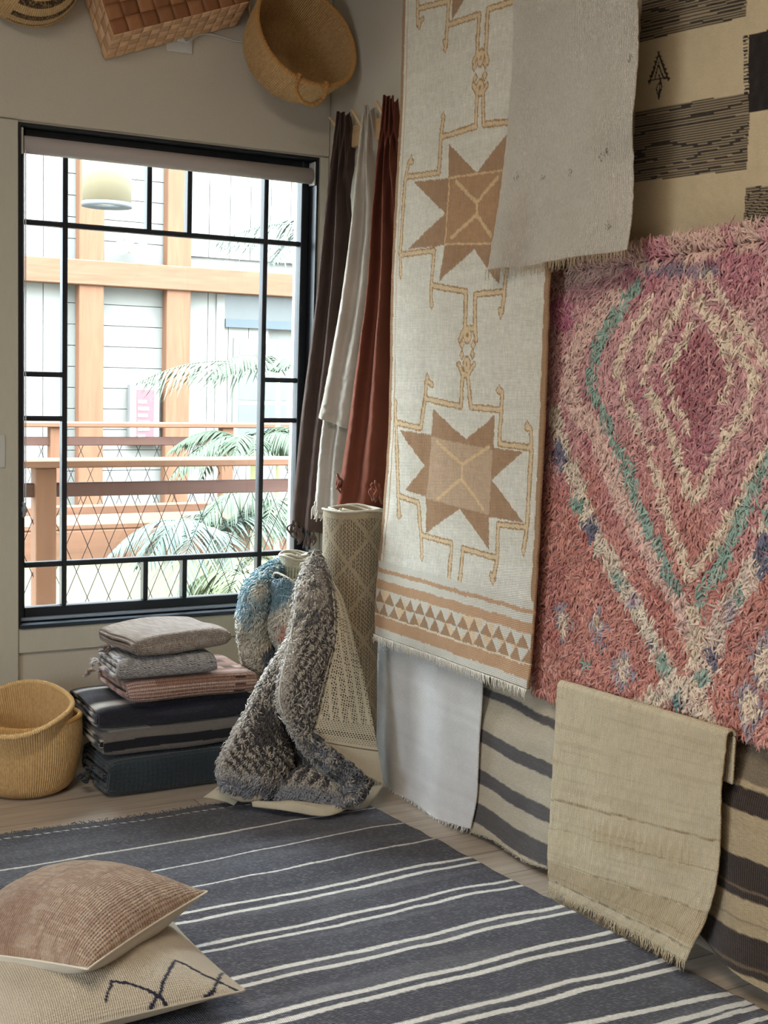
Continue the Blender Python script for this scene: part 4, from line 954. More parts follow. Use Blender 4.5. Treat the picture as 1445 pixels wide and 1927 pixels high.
    hem([(660, 1512, 3.70), (690, 1490, 3.74), (712, 1468, 3.78)], [(640, 1524, 3.68), (690, 1520, 3.69), (722, 1478, 3.73)], .02, (-.3, -.9, .2), srgb(176, 164, 142), 5)  # darker cream puts the underside's shade into the colour
grey_rug()

# ------------------------------------------------------------------ folded textiles in a stack
def fold_item(name, label, x0, x1, yf, depth, z0, H, t, paint, mat, rot=0., tilt=0., nlay=None, sag=.004, seed=1, sq=2.6, group=None, fr=None, bulge=0., cat='blanket', pivot=None, ends=None):
    """flat-rolled textile: spiral cross-section in depth/height, extruded along x"""
    yc = yf+depth/2; turns = nlay or max(1.2, (H/2)/t-.4)
    n = int(turns*90); th = np.linspace(0, 2*PI*turns, n)
    rr = H/2-t*th/(2*PI)*((H/2-.4*t)/(H/2))
    rr = np.maximum(rr, t*.45)
    c, s = np.cos(th-PI/2), np.sin(th-PI/2)
    ex = 2/sq; cc = np.sign(c)*np.abs(c)**ex; ss = np.sign(s)*np.abs(s)**ex
    st = depth/2-H/2
    y = rr*cc*1.0+np.clip(c*3, -1, 1)*st; z = rr*ss
    nx = int((x1-x0)/.005); xs = np.linspace(x0, x1, nx)
    arc = np.concatenate([[0], np.cumsum(np.hypot(np.diff(y), np.diff(z)))])
    U, Xg = np.meshgrid(arc, xs, indexing='ij')
    Y = np.broadcast_to(y[:, None], U.shape).copy(); Z = np.broadcast_to(z[:, None], U.shape).copy()
    layer = (th/(2*PI))[:, None]
    Xo = Xg+.012*vnoise(layer*1.7+0*Xg, 0*Xg+seed, seed)*(1-2*(Xg-x0)/(x1-x0))
    edge = np.minimum(Xg-x0, x1-Xg)
    Z = Z*(1-.22*np.exp(-edge/.02))+sag*vnoise(Xg*6, Y*7, seed+1)+bulge*np.sin((Xg-x0)/(x1-x0)*PI)*(Z > 0)
    Y = Y+sag*1.2*vnoise(Xg*5, Z*20, seed+2)
    P = np.stack([Xo, yc-Y, z0+H/2+Z], -1)
    P[..., 2] = P[..., 2]+tilt*(Xg-(x0+x1)/2)
    pv = np.array([x0, yf]) if pivot is None else np.array(pivot)
    q = P[..., :2]-pv; ca, sa = math.cos(rot), math.sin(rot)
    P[..., 0] = pv[0]+q[..., 0]*ca-q[..., 1]*sa; P[..., 1] = pv[1]+q[..., 0]*sa+q[..., 1]*ca
    V, Fc, N = solid(P, t*.72, None)
    # normals must point outward
    k = int(45); i = nx//2; ctr = np.array([P[:90, i, 0].mean(), P[:90, i, 1].mean(), z0+H/2])
    if N[k, i]@(P[k, i]-ctr) < 0:
        P = P[:, ::-1]; V, Fc, N = solid(P, t*.72, None); Xg = Xg[:, ::-1]
    C = paint(U, Xg, P)
    par = thing(name, label, cat, (float(P[..., 0].mean()), float(P[..., 1].mean()), z0), group)
    uv = np.stack([Xg, U], -1).reshape(-1, 2)
    mesh_obj('folded_cloth', V, Fc, mat, par, np.concatenate([uv, uv]), np.concatenate([C.reshape(-1, 3)]*2))
    if fr:
        r_ = np.random.default_rng(seed)
        for (px_, py_, yy, n_, ln, col) in fr:
            b = MB(); base = aty(px_, py_, yy)
            for k in range(n_):
                p = base+r_.normal(size=3)*[.006, .012, .006]; e = p+np.array([-ln*r_.uniform(.5, 1), r_.normal()*.01, -ln*r_.uniform(-.2, .6)])
                b.tube(crom([p, (p+e)/2+r_.normal(size=3)*.006, e], 6), [.003, .0035, .004, .0045, .004, .002], 5, col)
            b.build('tassel', fabric('tassel_yarn', None, var=.1), par, True)
    return par
wool = lambda nm, **k: fabric(nm, None, **k)
X0 = 1.335
def p_dark(U, X, P):
    C = np.broadcast_to(srgb(50, 60, 66), U.shape+(3,)).copy(); return mixc(C, srgb(34, 42, 48), .6*(.5+.5*vnoise(X*9, U*9, 3)))
fold_item('folded_blanket', 'dark slate-green fleecy blanket folded at the bottom of the stack', 1.335, 1.86, 4.175, .36, .002, .143, .020, p_dark, wool('fleece', fu=60, fv=60, bump=.9, dist=.003, var=.12), sag=.006, seed=3, sq=3.2,
          fr=[(158, 1462, 4.30, 7, .03, srgb(30, 36, 42)), (176, 1445, 4.22, 5, .025, srgb(40, 46, 52))])
def p_grey(U, X, P):
    h = (P[..., 2]-.146)/.090; C = np.broadcast_to(srgb(112, 106, 100), U.shape+(3,)).copy()
    ph = U/.062; C = mixc(C, srgb(28, 28, 34), (np.abs(h-.46+.04*vnoise(X*4, 0*X)) < .19)*1.)
    C = mixc(C, srgb(196, 186, 168), ((U > .86) & (X < 1.36) & ((U*26 % 1) < .4))); C = mixc(C, srgb(206, 200, 188), (P[..., 2] > .225)*((np.abs(P[..., 1]-4.28) < .03) | (np.abs(P[..., 1]-4.40) < .02))*1.)
    return C
fold_item('folded_blanket', 'grey blanket with black bands folded second from the bottom of the stack', 1.318, 1.875, 4.19, .36, .146, .090, .0145, p_grey, wool('band_wool', fu=180, fv=180, bump=.6, var=.1), sag=.004, seed=5, sq=3.0)
def p_white(U, X, P):
    C = np.broadcast_to(srgb(150, 144, 132), U.shape+(3,)).copy(); s = (U*17) % 1; C = mixc(C, srgb(34, 32, 38), (s < .35) | (np.abs(s-.7) < .06)); return C
def p_black(U, X, P):
    C = np.broadcast_to(srgb(40, 40, 50), U.shape+(3,)).copy(); C = mixc(C, srgb(62, 60, 70), .5*(vnoise(X*3, U*120, 3) > .2))
    yy = P[..., 1]; top = P[..., 2] > .26
    C = mixc(C, srgb(206, 200, 192), ((np.abs(yy-4.30) < .018) | (np.abs(yy-4.262) < .006)) & (X < 1.62)); C = mixc(C, srgb(200, 196, 188), (np.abs(yy-4.50) < .012) & (X < 1.6)); return C
fold_item('folded_rug', 'black folded rug with pale stripes under the rust striped blanket', 1.305, 1.88, 4.21, .37, .237, .087, .0150, p_black, wool('black_wool', fu=170, fv=170, bump=.8, var=.16), sag=.005, seed=7, sq=2.8, cat='rug')
def p_rust(U, X, P):
    C = np.broadcast_to(srgb(150, 112, 96), U.shape+(3,)).copy(); C = mixc(C, srgb(196, 170, 158), .85*((U/.0125) % 1 < .33))
    C = mixc(C, srgb(206, 178, 176), .55*sstep(1.52, 1.40, X)*((U/.0125) % 1 < .62)); C = mixc(C, srgb(120, 76, 50), .6*((U/.075) % 1 < .28)*(X > 1.5)); C = mixc(C, srgb(56, 40, 40), (np.abs(X-1.80) < .02)*((U/.025) % 1 < .3)*1.); return C
rw = wool('rust_wool', fu=160, fv=80, bump=.9, dist=.003, var=.1)
fold_item('folded_blanket', 'rust blanket with fine cream stripes in a double fold above the black rug', 1.40, 1.865, 4.165, .36, .3255, .088, .021, p_rust, rw, sag=.005, seed=9, sq=2.6,
          fr=[(172, 1262, 4.42, 8, .025, srgb(170, 150, 140)), (188, 1246, 4.45, 8, .028, srgb(206, 200, 196)), (462, 1285, 4.22, 10, -.035, srgb(176, 172, 130)), (446, 1268, 4.3, 6, -.02, srgb(200, 196, 190))])
def p_herr(U, X, P):
    s = 0.0068; k = np.abs(((X/.022) % 1)-.5)*.022; st = ((U+k*1.0)/s) % 1 < .5
    C = np.broadcast_to(srgb(186, 182, 178), U.shape+(3,)).copy(); return mixc(C, srgb(82, 78, 78), st*.9)
fold_item('folded_blanket', 'grey herringbone blanket folded under the beige throw at the top of the stack', 1.352, 1.712, 4.172, .30, .4150, .082, .019, p_herr, wool('herring_wool', fu=240, fv=240, bump=.4, var=.05), rot=-.05, sag=.003, seed=13, sq=2.4,
          fr=[(205, 1226, 4.42, 8, .03, srgb(206, 200, 192))])
def p_top(U, X, P):
    C = np.broadcast_to(srgb(170, 152, 140), U.shape+(3,)).copy(); C = mixc(C, srgb(196, 184, 174), .6*(vnoise(X*160, U*160, 3) > .1)); return C
fold_item('folded_blanket', 'mauve-beige throw folded loosely, topmost on the stack of blankets', 1.405, 1.775, 4.135, .33, .5000, .070, .0135, p_top, wool('throw_linen', fu=160, fv=160, bump=1.2, dist=.004, var=.1), rot=.10, tilt=.02, sag=.007, seed=17, sq=2.2, bulge=.012,
          fr=[(205, 1215, 4.36, 8, .03, srgb(120, 104, 96))])

# ------------------------------------------------------------------ woven baskets
def basket_mat(name, c1, c2, rough=.6):
    return fabric(name, None, 1, 1, .35, .0012, .07, 420, (1, 1, 1), rough=rough, sheen=.05, coarse=.06, cscale=5)
straw_m = basket_mat('straw', 0, 0)
def lathe_basket(prof_o, t, nth, nz, rib, row, c_a, c_b, tilt=(0, 0), oval=1., amp=.0028, stripes=None, seed=1, wob=.006):
    """profile (r,z) bottom centre -> rim, woven relief; returns V,F,C in local coords, axis +z"""
    pr = crom(prof_o, nz); dr = np.gradient(pr, axis=0); L = np.concatenate([[0], np.cumsum(np.hypot(*np.diff(pr, axis=0).T))])
    nrm = np.stack([dr[:, 1], -dr[:, 0]], 1); nrm /= np.linalg.norm(nrm, axis=1)[:, None]
    th = np.linspace(0, 2*PI, nth, endpoint=False)
    def surf(off, sgn):
        s = L/row; k = np.floor(s)
        col_ = np.floor(rib*th/PI); rel = np.abs(np.sin(rib*th))[None]**.7*(.62+.38*np.abs(np.sin(PI*(s[:, None]+.5*(col_[None] % 2))))); fade = sstep(.02, .06, pr[:, 0])[:, None]; rel = rel*fade+.5*(1-fade)
        r = pr[:, 0][:, None]+nrm[:, 0][:, None]*(off+sgn*amp*rel); z = pr[:, 1][:, None]+nrm[:, 1][:, None]*(off+sgn*amp*rel)
        r = np.maximum(r, 0)*(1+wob*np.sin(2*th+seed)[None]*2*(z/(pr[-1, 1]+1e-6)))
        z = z+wob*.8*np.sin(3*th+seed*2)[None]*sstep(.3, 1, z/(pr[-1, 1]+1e-6))
        C = mixc(np.broadcast_to(c_a, r.shape+(3,)).copy(), c_b, .75*(.5+.5*vnoise(th[None]*rib*.9+0*s[:, None], s[:, None]*1.1+0*th[None], seed)))
        if stripes is not None: C = stripes(C, s[:, None]+0*r, th[None]+0*r, pr[:, 0][:, None]+0*r)
        return np.stack([r*np.cos(th)*oval, r*np.sin(th), z], -1), C
    A, Ca = surf(0, 1); B, Cb = surf(-t, -1)
    V = np.concatenate([A.reshape(-1, 3), B.reshape(-1, 3)]); C = np.concatenate([Ca.reshape(-1, 3), Cb.reshape(-1, 3)])
    i = np.arange(nz-1)[:, None]*nth; j = np.arange(nth)[None]; j2 = (j+1) % nth
    Q = np.stack([i+j, i+j2, i+nth+j2, i+nth+j], -1).reshape(-1, 4)
    n = nz*nth; Q2 = Q[:, ::-1]+n; e = (nz-1)*nth+np.arange(nth); e2 = (nz-1)*nth+(np.arange(nth)+1) % nth
    Q3 = np.stack([e, e2, e2+n, e+n], -1)
    rim = (A[-1]+B[-1])/2
    return V, np.concatenate([Q, Q2, Q3]), C, rim
def place(V, Rm, loc): return V@np.array(Rm).T+np.array(loc)
def rotm(ax, a):
    c, s = math.cos(a), math.sin(a)
    return np.array({'x': [[1, 0, 0], [0, c, -s], [0, s, c]], 'y': [[c, 0, s], [0, 1, 0], [-s, 0, c]], 'z': [[c, -s, 0], [s, c, 0], [0, 0, 1]]}[ax])
st1, st2 = srgb(208, 176, 126), srgb(176, 136, 84)
def rim_wrap(b, rim, r, Rm, loc, col):
    P = place(np.concatenate([rim, rim[:1]]), Rm, loc); n = len(P); th = np.linspace(0, 1, n)
    rr = r*(1+.16*np.sin(np.arange(n)*2*PI/5))
    b.tube(P, rr, 8, col)
# outer floor basket
oc = np.array([1.112, 4.425, .004])
V, Q, C, rim = lathe_basket([(0, 0), (.07, 0), (.120, .004), (.152, .028), (.170, .075), (.180, .13), (.184, .19), (.182, .258)], .008, 840, 120, 68, .0085, st1, st2, seed=2, amp=.0042)
par = thing('woven_basket', 'round straw basket on the floor beside the blanket stack, outer one holding another', 'basket', tuple(oc))
mesh_obj('basket_body', place(V, np.eye(3), oc), Q, straw_m, par, np.zeros((len(V), 2)), C)
b = MB(); rim_wrap(b, rim, .0085, np.eye(3), oc, srgb(196, 154, 92)); b.build('rim', straw_m, par, True)
# inner basket, tipped towards the room
Rm = rotm('z', -.2)@rotm('x', .22)@rotm('y', -.10)
ic = np.array([1.115, 4.440, .052])
V, Q, C, rim = lathe_basket([(0, 0), (.07, 0), (.105, .008), (.135, .04), (.152, .09), (.163, .15), (.171, .20), (.184, .255)], .008, 840, 120, 68, .0085, srgb(212, 180, 130), srgb(184, 146, 94), seed=5, wob=.010, amp=.0042)
par = thing('woven_basket', 'straw basket nested inside the other one, its open mouth tilted forward', 'basket', tuple(ic))
mesh_obj('basket_body', place(V, Rm, ic), Q, straw_m, par, np.zeros((len(V), 2)), C)
b = MB(); rim_wrap(b, rim, .0085, Rm, ic, srgb(220, 186, 132)); b.build('rim', straw_m, par, True)

# baskets hung on the wall above the window; axis points into the room (-y)
YB = YW-.016
Rw = np.array([[1, 0, 0], [0, 0, -1], [0, 1, 0]])     # local z -> -y
bc = aty(554, 111, YB-.20); 
V, Q, C, rim = lathe_basket([(0, 0), (.09, 0), (.150, .008), (.178, .035), (.196, .09), (.206, .145), (.214, .195)], .009, 960, 120, 80, .0095, srgb(196, 160, 110), srgb(160, 122, 76), seed=3, wob=.004, amp=.0042)
Rr_ = rotm('z', .12)@rotm('x', -.40)@Rw
hub = np.array([bc[0], YB-.004, bc[2]])+[.0, 0, .0]
par = thing('wall_basket', 'round deep straw basket hung on the wall, open side out, with a rope handle', 'basket', tuple(hub))
base_off = hub-[0, .075, 0]
mesh_obj('basket_body', place(V, Rr_, base_off), Q, straw_m, par, np.zeros((len(V), 2)), C)
b = MB(); rim_wrap(b, rim, .009, Rr_, base_off, srgb(188, 142, 84)); b.build('rim', straw_m, par, True)
p1, p2 = rim[int(960*.685)], rim[int(960*.775)]
def hpt(f, drop, out):
    p = p1*(1-f)+p2*f; d = p[:2]/np.linalg.norm(p[:2]); return np.array([p[0]+d[0]*out, p[1]+d[1]*out, p[2]-drop])
hp = [hpt(0, .0, -.014), hpt(0, -.016, .0), hpt(.02, .0, .018), hpt(.12, .02, .045), hpt(.35, .035, .068), hpt(.65, .035, .068), hpt(.88, .02, .045), hpt(.98, .0, .018), hpt(1, -.016, .0), hpt(1, .0, -.014)]
b = MB(); hc = crom(hp, 120); b.tube(place(hc, Rr_, base_off), .0075*(1+.18*np.sin(np.arange(120)*1.1)), 8, srgb(176, 128, 72)); b.build('handle', straw_m, par, True)

# striped bowl basket, upper left
bc = aty(58, -68, YB-.14)
def strp(C, s, th, r):
    a = (np.cos(th-.1) > .10)
    m_ = a & (((s*.14) % 1) < .42) & (s > 6); C = mixc(C, srgb(66, 48, 34), m_*(.6+.4*(vnoise(th*40, s*3, 2) > -.2))); return C
V, Q, C, rim = lathe_basket([(0, 0), (.05, 0), (.10, .012), (.145, .045), (.172, .09), (.185, .14), (.190, .18)], .008, 840, 110, 70, .010, srgb(206, 176, 128), srgb(178, 144, 96), seed=7, stripes=strp)
Rf = rotm('z', .5)@rotm('x', -.25)@np.array([[1, 0, 0], [0, 0, 1], [0, -1, 0]])@np.diag([1, 1, 1])
hub = np.array([bc[0], YB-.03, bc[2]])
par = thing('wall_basket', 'striped bowl-shaped straw basket hung in the top left corner, dark bands', 'basket', tuple(hub))
Rb = np.array([[1, 0, 0], [0, 0, 1], [0, -1, 0]], float); Rb = rotm('y', .35)@rotm('x', .05)@Rb
mesh_obj('basket_body', place(V, Rb, hub-[0, .205, 0]), Q, straw_m, par, np.zeros((len(V), 2)), C)
b = MB(); rim_wrap(b, rim, .009, Rb, hub-[0, .205, 0], srgb(190, 156, 104)); b.build('rim', straw_m, par, True)

# rectangular splint basket
def splint():
    yf = YB-.175; ybk = YB-.006
    f0 = aty(214, 66, yf); f1 = aty(470, 2, yf)
    ex = (f1-f0); ln = np.linalg.norm(ex); ex = ex/ln; ez = np.array([-ex[2], 0, ex[0]]); ey = np.array([0, -1., 0])
    Wd, Hh, Dp = ln, .30, yf*-1+ybk
    o = f0
    bk0 = aty(197, 112, ybk)
    par = thing('wall_basket', 'rectangular chestnut splint basket hung at a slant on the wall', 'basket', tuple(o))
    b = MB(); r_ = np.random.default_rng(4)
    def panel(o, e1, n1, L1, e2, n2, L2, nrm, cA, cB, skew=None):
        g = 5; s_ = np.linspace(0, 1, g)
        for i in range(n1):
            for j in range(n2):
                hv = (i+j) % 2; a = np.linspace(i/n1, (i+1)/n1, g)*L1; c = np.linspace(j/n2, (j+1)/n2, g)*L2
                if hv: prof = np.sin(PI*s_)[:, None]*.0018+.0*s_[None]
                else: prof = np.sin(PI*s_)[None]*.0018+.0*s_[:, None]
                P = o+e1*a[:, None, None]+e2*c[None, :, None]+nrm*(prof+.0005)[..., None]
                if skew is not None: P = P+skew*(c/L2)[None, :, None]
                V, Fc, N = solid(P, .003, nrm); col = (cA if hv else cB)*(1+.14*r_.uniform(-1, 1))
                b.add(V, Fc, col)
    dk1, dk2 = srgb(164, 112, 76), srgb(144, 94, 62); lt1, lt2 = srgb(228, 188, 148), srgb(212, 168, 126)  # same splint throughout: front's shade and sides' light are in the colours
    flare = .012
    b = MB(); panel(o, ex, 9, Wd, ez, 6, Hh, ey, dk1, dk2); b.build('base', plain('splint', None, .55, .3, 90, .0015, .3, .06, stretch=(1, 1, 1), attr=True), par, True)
    sm = plain('splint_side', None, .55, .3, 90, .0015, .3, .06, attr=True)
    b = MB()
    # underside (faces down) and the left end, widening towards the wall
    back = -ey*1.0
    dn = -ez
    nb = bk0-o; 
    e2 = nb/np.linalg.norm(nb); L2 = np.linalg.norm(nb)
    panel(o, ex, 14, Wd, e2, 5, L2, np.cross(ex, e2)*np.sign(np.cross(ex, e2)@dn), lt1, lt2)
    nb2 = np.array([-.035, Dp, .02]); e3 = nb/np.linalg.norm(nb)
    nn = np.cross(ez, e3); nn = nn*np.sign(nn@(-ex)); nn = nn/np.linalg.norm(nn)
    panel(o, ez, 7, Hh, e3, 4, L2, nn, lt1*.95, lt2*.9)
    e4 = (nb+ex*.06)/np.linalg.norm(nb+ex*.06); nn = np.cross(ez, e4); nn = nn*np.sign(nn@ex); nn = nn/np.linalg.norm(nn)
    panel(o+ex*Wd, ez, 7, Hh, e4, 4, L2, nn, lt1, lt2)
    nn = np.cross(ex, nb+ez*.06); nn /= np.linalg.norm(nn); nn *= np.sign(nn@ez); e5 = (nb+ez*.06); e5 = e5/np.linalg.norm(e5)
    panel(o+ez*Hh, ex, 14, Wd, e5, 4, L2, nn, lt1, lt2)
    b.build('side_walls', sm, par, True)
splint()

# ------------------------------------------------------------------ peg rail and shawls
t = thing('peg_rail', 'pale wooden peg rail on the wall between the window corner and the star runner', 'rail', (XW-.02, 4.3, 2.41))
beech = wood('beech', srgb(196, 160, 116), srgb(214, 182, 142), 'Y', 3.)
MB().box(XW-.022, XW-.001, 4.02, 4.60, 2.345, 2.428, .004).build('rail_board', beech, t)
for k, yy in enumerate((4.535, 4.365, 4.185)):
    tip = [(620, 220), (662, 205.5), (707.5, 190.5)][k]
    e = aty(*tip, yy+.02); MB().tube([(XW-.02, yy, 2.385), (XW-.05, yy+.004, 2.40), tuple(e)], .0058, 12).build('peg', beech, t, True)
def shawl(name, label, rows, col, mat, folds, amp, fr_pts, fr_col, seed, back=None, hang=(0, 0, 0)):
    """rows: (pxL, pyL, YL, pxR, pyR, YR)"""
    L = np.array([aty(r[0], r[1], r[2]) for r in rows]); Rr = np.array([aty(r[3], r[4], r[5]) for r in rows])
    nr, nc = 300, 150; Lc = crom(L, nr); Rc = crom(Rr, nr); u = np.linspace(0, 1, nc); v = np.linspace(0, 1, nr)
    P = Lc[:, None]*(1-u)[None, :, None]+Rc[:, None]*u[None, :, None]
    tw = np.array([-.72, -.69, 0]); w = np.linalg.norm(Lc-Rc, axis=1)
    U = u[None]+.05*vnoise(v[:, None]*2.5+0*u[None], u[None]*2+0*v[:, None], seed)*sstep(0, .3, v)[:, None]
    sv = sstep(0, .45, v)[:, None]; prof = (.45+.35*sv)*np.sin(U*folds*(1.25-.55*sv)*2*PI+.5*np.sin(v*4+seed)[:, None])+.30*np.sin(U*folds*4.3*PI+1+1.6*v[:, None])*(1-sv)+.25*np.sin(U*2*PI*1.1+v[:, None]*2+seed)
    A = amp*(.55+.45*np.sin(PI*np.minimum(v*1.2, 1)))[:, None]*np.minimum(1, w/.05)[:, None]
    P = P+(A*prof+.022*np.sin(PI*u)[None])[..., None]*tw+(.0025*vnoise(v[:, None]*60+0*u[None], u[None]*9+0*v[:, None], seed+3))[..., None]*tw
    # gathered top
    P[..., 2] += (.012*np.sin(U*folds*2*PI)*np.exp(-v[:, None]/.02))
    V, Fc, N = solid(P, .003, tw)
    Ug = u[None]*(w[:, None]*1.6)+0*v[:, None]; uv = np.stack([Ug, v[:, None]*1.5+0*Ug], -1).reshape(-1, 2)
    org = P[0, nc//2]
    par = thing(name, label, 'shawl', tuple(org))
    C = np.broadcast_to(col, P.shape).copy(); C = mixc(C, col*1.35, .35*(.5+.5*vnoise(Ug*40, v[:, None]*3+0*Ug, seed))); C = mixc(C, col*.75, .4*(.5+.5*vnoise(Ug*9, v[:, None]*9+0*Ug, seed+2)))
    mesh_obj('draped_cloth', V, Fc, mat, par, np.concatenate([uv, uv]), np.concatenate([C.reshape(-1, 3)]*2))
    if fr_pts:
        r_ = np.random.default_rng(seed)
        for (a, b_, y) in fr_pts:
            b = MB(); base = aty(a, b_, y)
            for k in range(5):
                e = base+np.array([r_.normal()*.008, r_.normal()*.008, -.055*r_.uniform(.7, 1.1)])
                mid = (base+e)/2+r_.normal(size=3)*.008
                b.tube(crom([base+r_.normal(size=3)*.003+[0, 0, .012], base, mid, e], 12), np.array([.002, .004, .0045, .0035, .003, .003, .0035, .004, .0045, .004, .003, .002]), 6, fr_col*(1+.15*r_.uniform(-1, 1)))
            b.build('tassel', fabric('tassel_'+name, None, var=.12), par, True)
    return par, P
lin = lambda n, **k: fabric(n, None, 420, 420, .45, .0012, .06, 300, sheen=.02, coarse=.15, **k)
shawl('hanging_shawl', 'dark brown shawl on the peg rail nearest the window', [(636, 216, 4.52, 662, 218, 4.50), (630, 262, 4.54, 666, 262, 4.50), (620, 330, 4.56, 664, 330, 4.50), (607, 430, 4.58, 660, 430, 4.50), (594, 560, 4.60, 650, 560, 4.50), (580, 670, 4.60, 640, 670, 4.50), (566, 780, 4.60, 628, 780, 4.50), (555, 900, 4.60, 616, 900, 4.50), (549, 985, 4.60, 606, 1005, 4.50)],
      srgb(84, 68, 62), lin('brown_linen'), 2.6, .034, [(551, 985, 4.58), (558, 990, 4.56), (566, 1000, 4.55), (578, 1005, 4.53), (590, 1002, 4.51)], srgb(92, 76, 70), 2)
shawl('hanging_shawl', 'pale grey linen shawl in the middle of the peg rail', [(682, 204, 4.34, 706, 208, 4.31), (676, 250, 4.36, 712, 250, 4.31), (668, 320, 4.38, 714, 320, 4.31), (656, 430, 4.40, 712, 430, 4.30), (640, 560, 4.41, 702, 560, 4.30), (624, 660, 4.42, 690, 660, 4.30), (610, 740, 4.42, 680, 740, 4.30), (600, 786, 4.42, 672, 812, 4.30)],
      srgb(188, 180, 168), lin('grey_linen'), 2.4, .030, None, None, 4)[0]
par2, P2 = shawl('tmp', 'x', [(650, 520, 4.44, 700, 520, 4.33), (632, 660, 4.44, 690, 660, 4.33), (612, 780, 4.44, 682, 780, 4.33), (600, 870, 4.44, 670, 870, 4.33), (592, 960, 4.44, 660, 978, 4.33)],
      srgb(196, 190, 180), lin('grey_linen_back'), 3.2, .024, [(593, 950, 4.43), (600, 955, 4.42)], srgb(204, 198, 188), 6)
g = [o for o in bpy.data.objects if o.name.startswith('hanging_shawl') and 'pale grey' in o.get('label', '')][0]
for ch in list(par2.children):
    off = np.array(par2.location)-np.array(g.location); ch.parent = g; ch.location = tuple(off); ch.name = 'under_layer' if ch.name.startswith('draped') else 'tassel'
bpy.data.objects.remove(par2)
shawl('hanging_shawl', 'rust red shawl on the peg rail beside the star runner', [(724, 186, 4.14, 747, 188, 4.11), (720, 240, 4.16, 750, 240, 4.10), (712, 300, 4.18, 752, 300, 4.10), (700, 420, 4.20, 752, 420, 4.09), (690, 540, 4.22, 750, 540, 4.09), (672, 660, 4.24, 748, 660, 4.09), (655, 790, 4.25, 746, 790, 4.09), (642, 880, 4.25, 742, 880, 4.09), (630, 962, 4.25, 738, 964, 4.09)],
      srgb(116, 66, 50), lin('rust_linen'), 3.1, .040, [(636, 898, 4.235), (706, 912, 4.05), (713, 918, 4.04), (700, 916, 4.06)], srgb(128, 70, 50), 8)

# ------------------------------------------------------------------ cushions
def cushion(name, label, corners, th_, colf, mat_top, mat_bot, seed=1, puff=2.4, seam=None, topname='top_cover', botname='back_cover', pinch=.06):
    c = np.array(corners, float); n = 170; u = np.linspace(-1, 1, n)[None, :]+0*np.zeros((n, 1)); v = np.linspace(-1, 1, n)[:, None]+0*u
    def pos(u, v):
        # edges bow inwards between the corners
        uu = u*(1-pinch*(1-v*v)); vv = v*(1-pinch*(1-u*u)); a = (uu+1)/2; b_ = (vv+1)/2
        return (c[0]*((1-a)*(1-b_))[..., None]+c[1]*(a*(1-b_))[..., None]+c[2]*(a*b_)[..., None]+c[3]*((1-a)*b_)[..., None])
    P = pos(u, v); nrm = np.cross(c[1]-c[0], c[3]-c[0]); nrm /= np.linalg.norm(nrm)
    if nrm[2] < 0: nrm = -nrm
    hgt = th_*((1-np.abs(u)**puff)*(1-np.abs(v)**puff))**.62
    wr = .004*vnoise(u*3, v*3, seed)+.0022*vnoise(u*9, v*9, seed+1)+.006*np.exp(-((np.abs(u)+np.abs(v)-1.7)/.12)**2)*vnoise(u*9, v*9, seed+2)
    T = P+(hgt+wr*(hgt/th_))[..., None]*nrm; Bt = P-(hgt*.85)[..., None]*nrm; Bt[..., 2] = np.maximum(Bt[..., 2], .021)
    par = thing(name, label, 'cushion', tuple(c.mean(0)-[0, 0, th_]))
    w = np.linalg.norm(c[1]-c[0]); h = np.linalg.norm(c[3]-c[0]); uv = np.stack([u*w/2, v*h/2], -1).reshape(-1, 2)
    mesh_obj(topname, T.reshape(-1, 3), grid_faces(n, n, 0, np.cross(c[1]-c[0], c[3]-c[0])[2] > 0), mat_top, par, uv, colf(u*w/2, v*h/2, T).reshape(-1, 3))
    mesh_obj(botname, Bt.reshape(-1, 3), grid_faces(n, n, 0, np.cross(c[1]-c[0], c[3]-c[0])[2] < 0), mat_bot, par, uv, None)
    b = MB(); e = np.concatenate([P[0], P[1:, -1], P[-1, ::-1][1:], P[::-1, 0][1:]]); b.tube(e[::2], .0028, 6)
    b.build('seam_piping', mat_bot if seam is None else seam, par, True)
    return P, T
A0 = atz(165, 1824, .200); A1 = atz(391, 1678, .205); d = A1-A0; pp = np.array([-d[1], d[0], 0])
pillow_back = fabric('cushion_back_cotton', srgb(206, 196, 178), 500, 500, .25, .0008, .03, 200)
def c_top(u, v, P):
    C = np.broadcast_to(srgb(176, 146, 122), u.shape+(3,)).copy(); C = mixc(C, srgb(204, 180, 156), .5*(vnoise(u*120, v*60, 2) > .1)*1.)
    C = mixc(C, srgb(150, 110, 84), .6*sstep(.1, .6, vnoise(u*6, v*22, 3))); C = mixc(C, srgb(150, 118, 96), .5*(np.abs(np.sin(v*34+.4*vnoise(u*8, v*8, 1))) < .12)); return C
cushion('floor_cushion', 'beige-brown woven cushion lying on top of the other cushion', [A0, A1, A1+pp+[0, 0, -.065], A0+pp+[0, 0, -.06]], .125, c_top, fabric('cushion_wool', None, 110, 170, 1.2, .0035, .14, 260), pillow_back, 3, 2.2, pinch=.045)
T0 = atz(461, 1864, .085); e1 = np.array([-.9995, -.03, 0]); e2_ = np.array([-.03, .9995, 0]); Lc_ = .50
def c_bot(u, v, P):
    C = np.broadcast_to(srgb(190, 178, 158), u.shape+(3,)).copy(); C = mixc(C, srgb(164, 150, 128), .5*(.5+.5*vnoise(u*9, v*9, 3)))
    navy = srgb(32, 34, 52); W_ = np.array([.30, .25])
    q = lambda L: [(a*W_[0], b_*W_[1]) for a, b_ in L]
    un = u+.002*vnoise(u*90, v*90, 2); vn = v+.002*vnoise(u*90, v*90, 4)
    for L in BOTLINES: C = mixc(C, navy, seg_dist(un, vn, q(L)) < .0035)
    return C
BOTLINES = []
Lw_ = .60
bcor = [T0, T0+e1*Lw_, T0+e1*Lw_+e2_*Lc_, T0+e2_*Lc_]
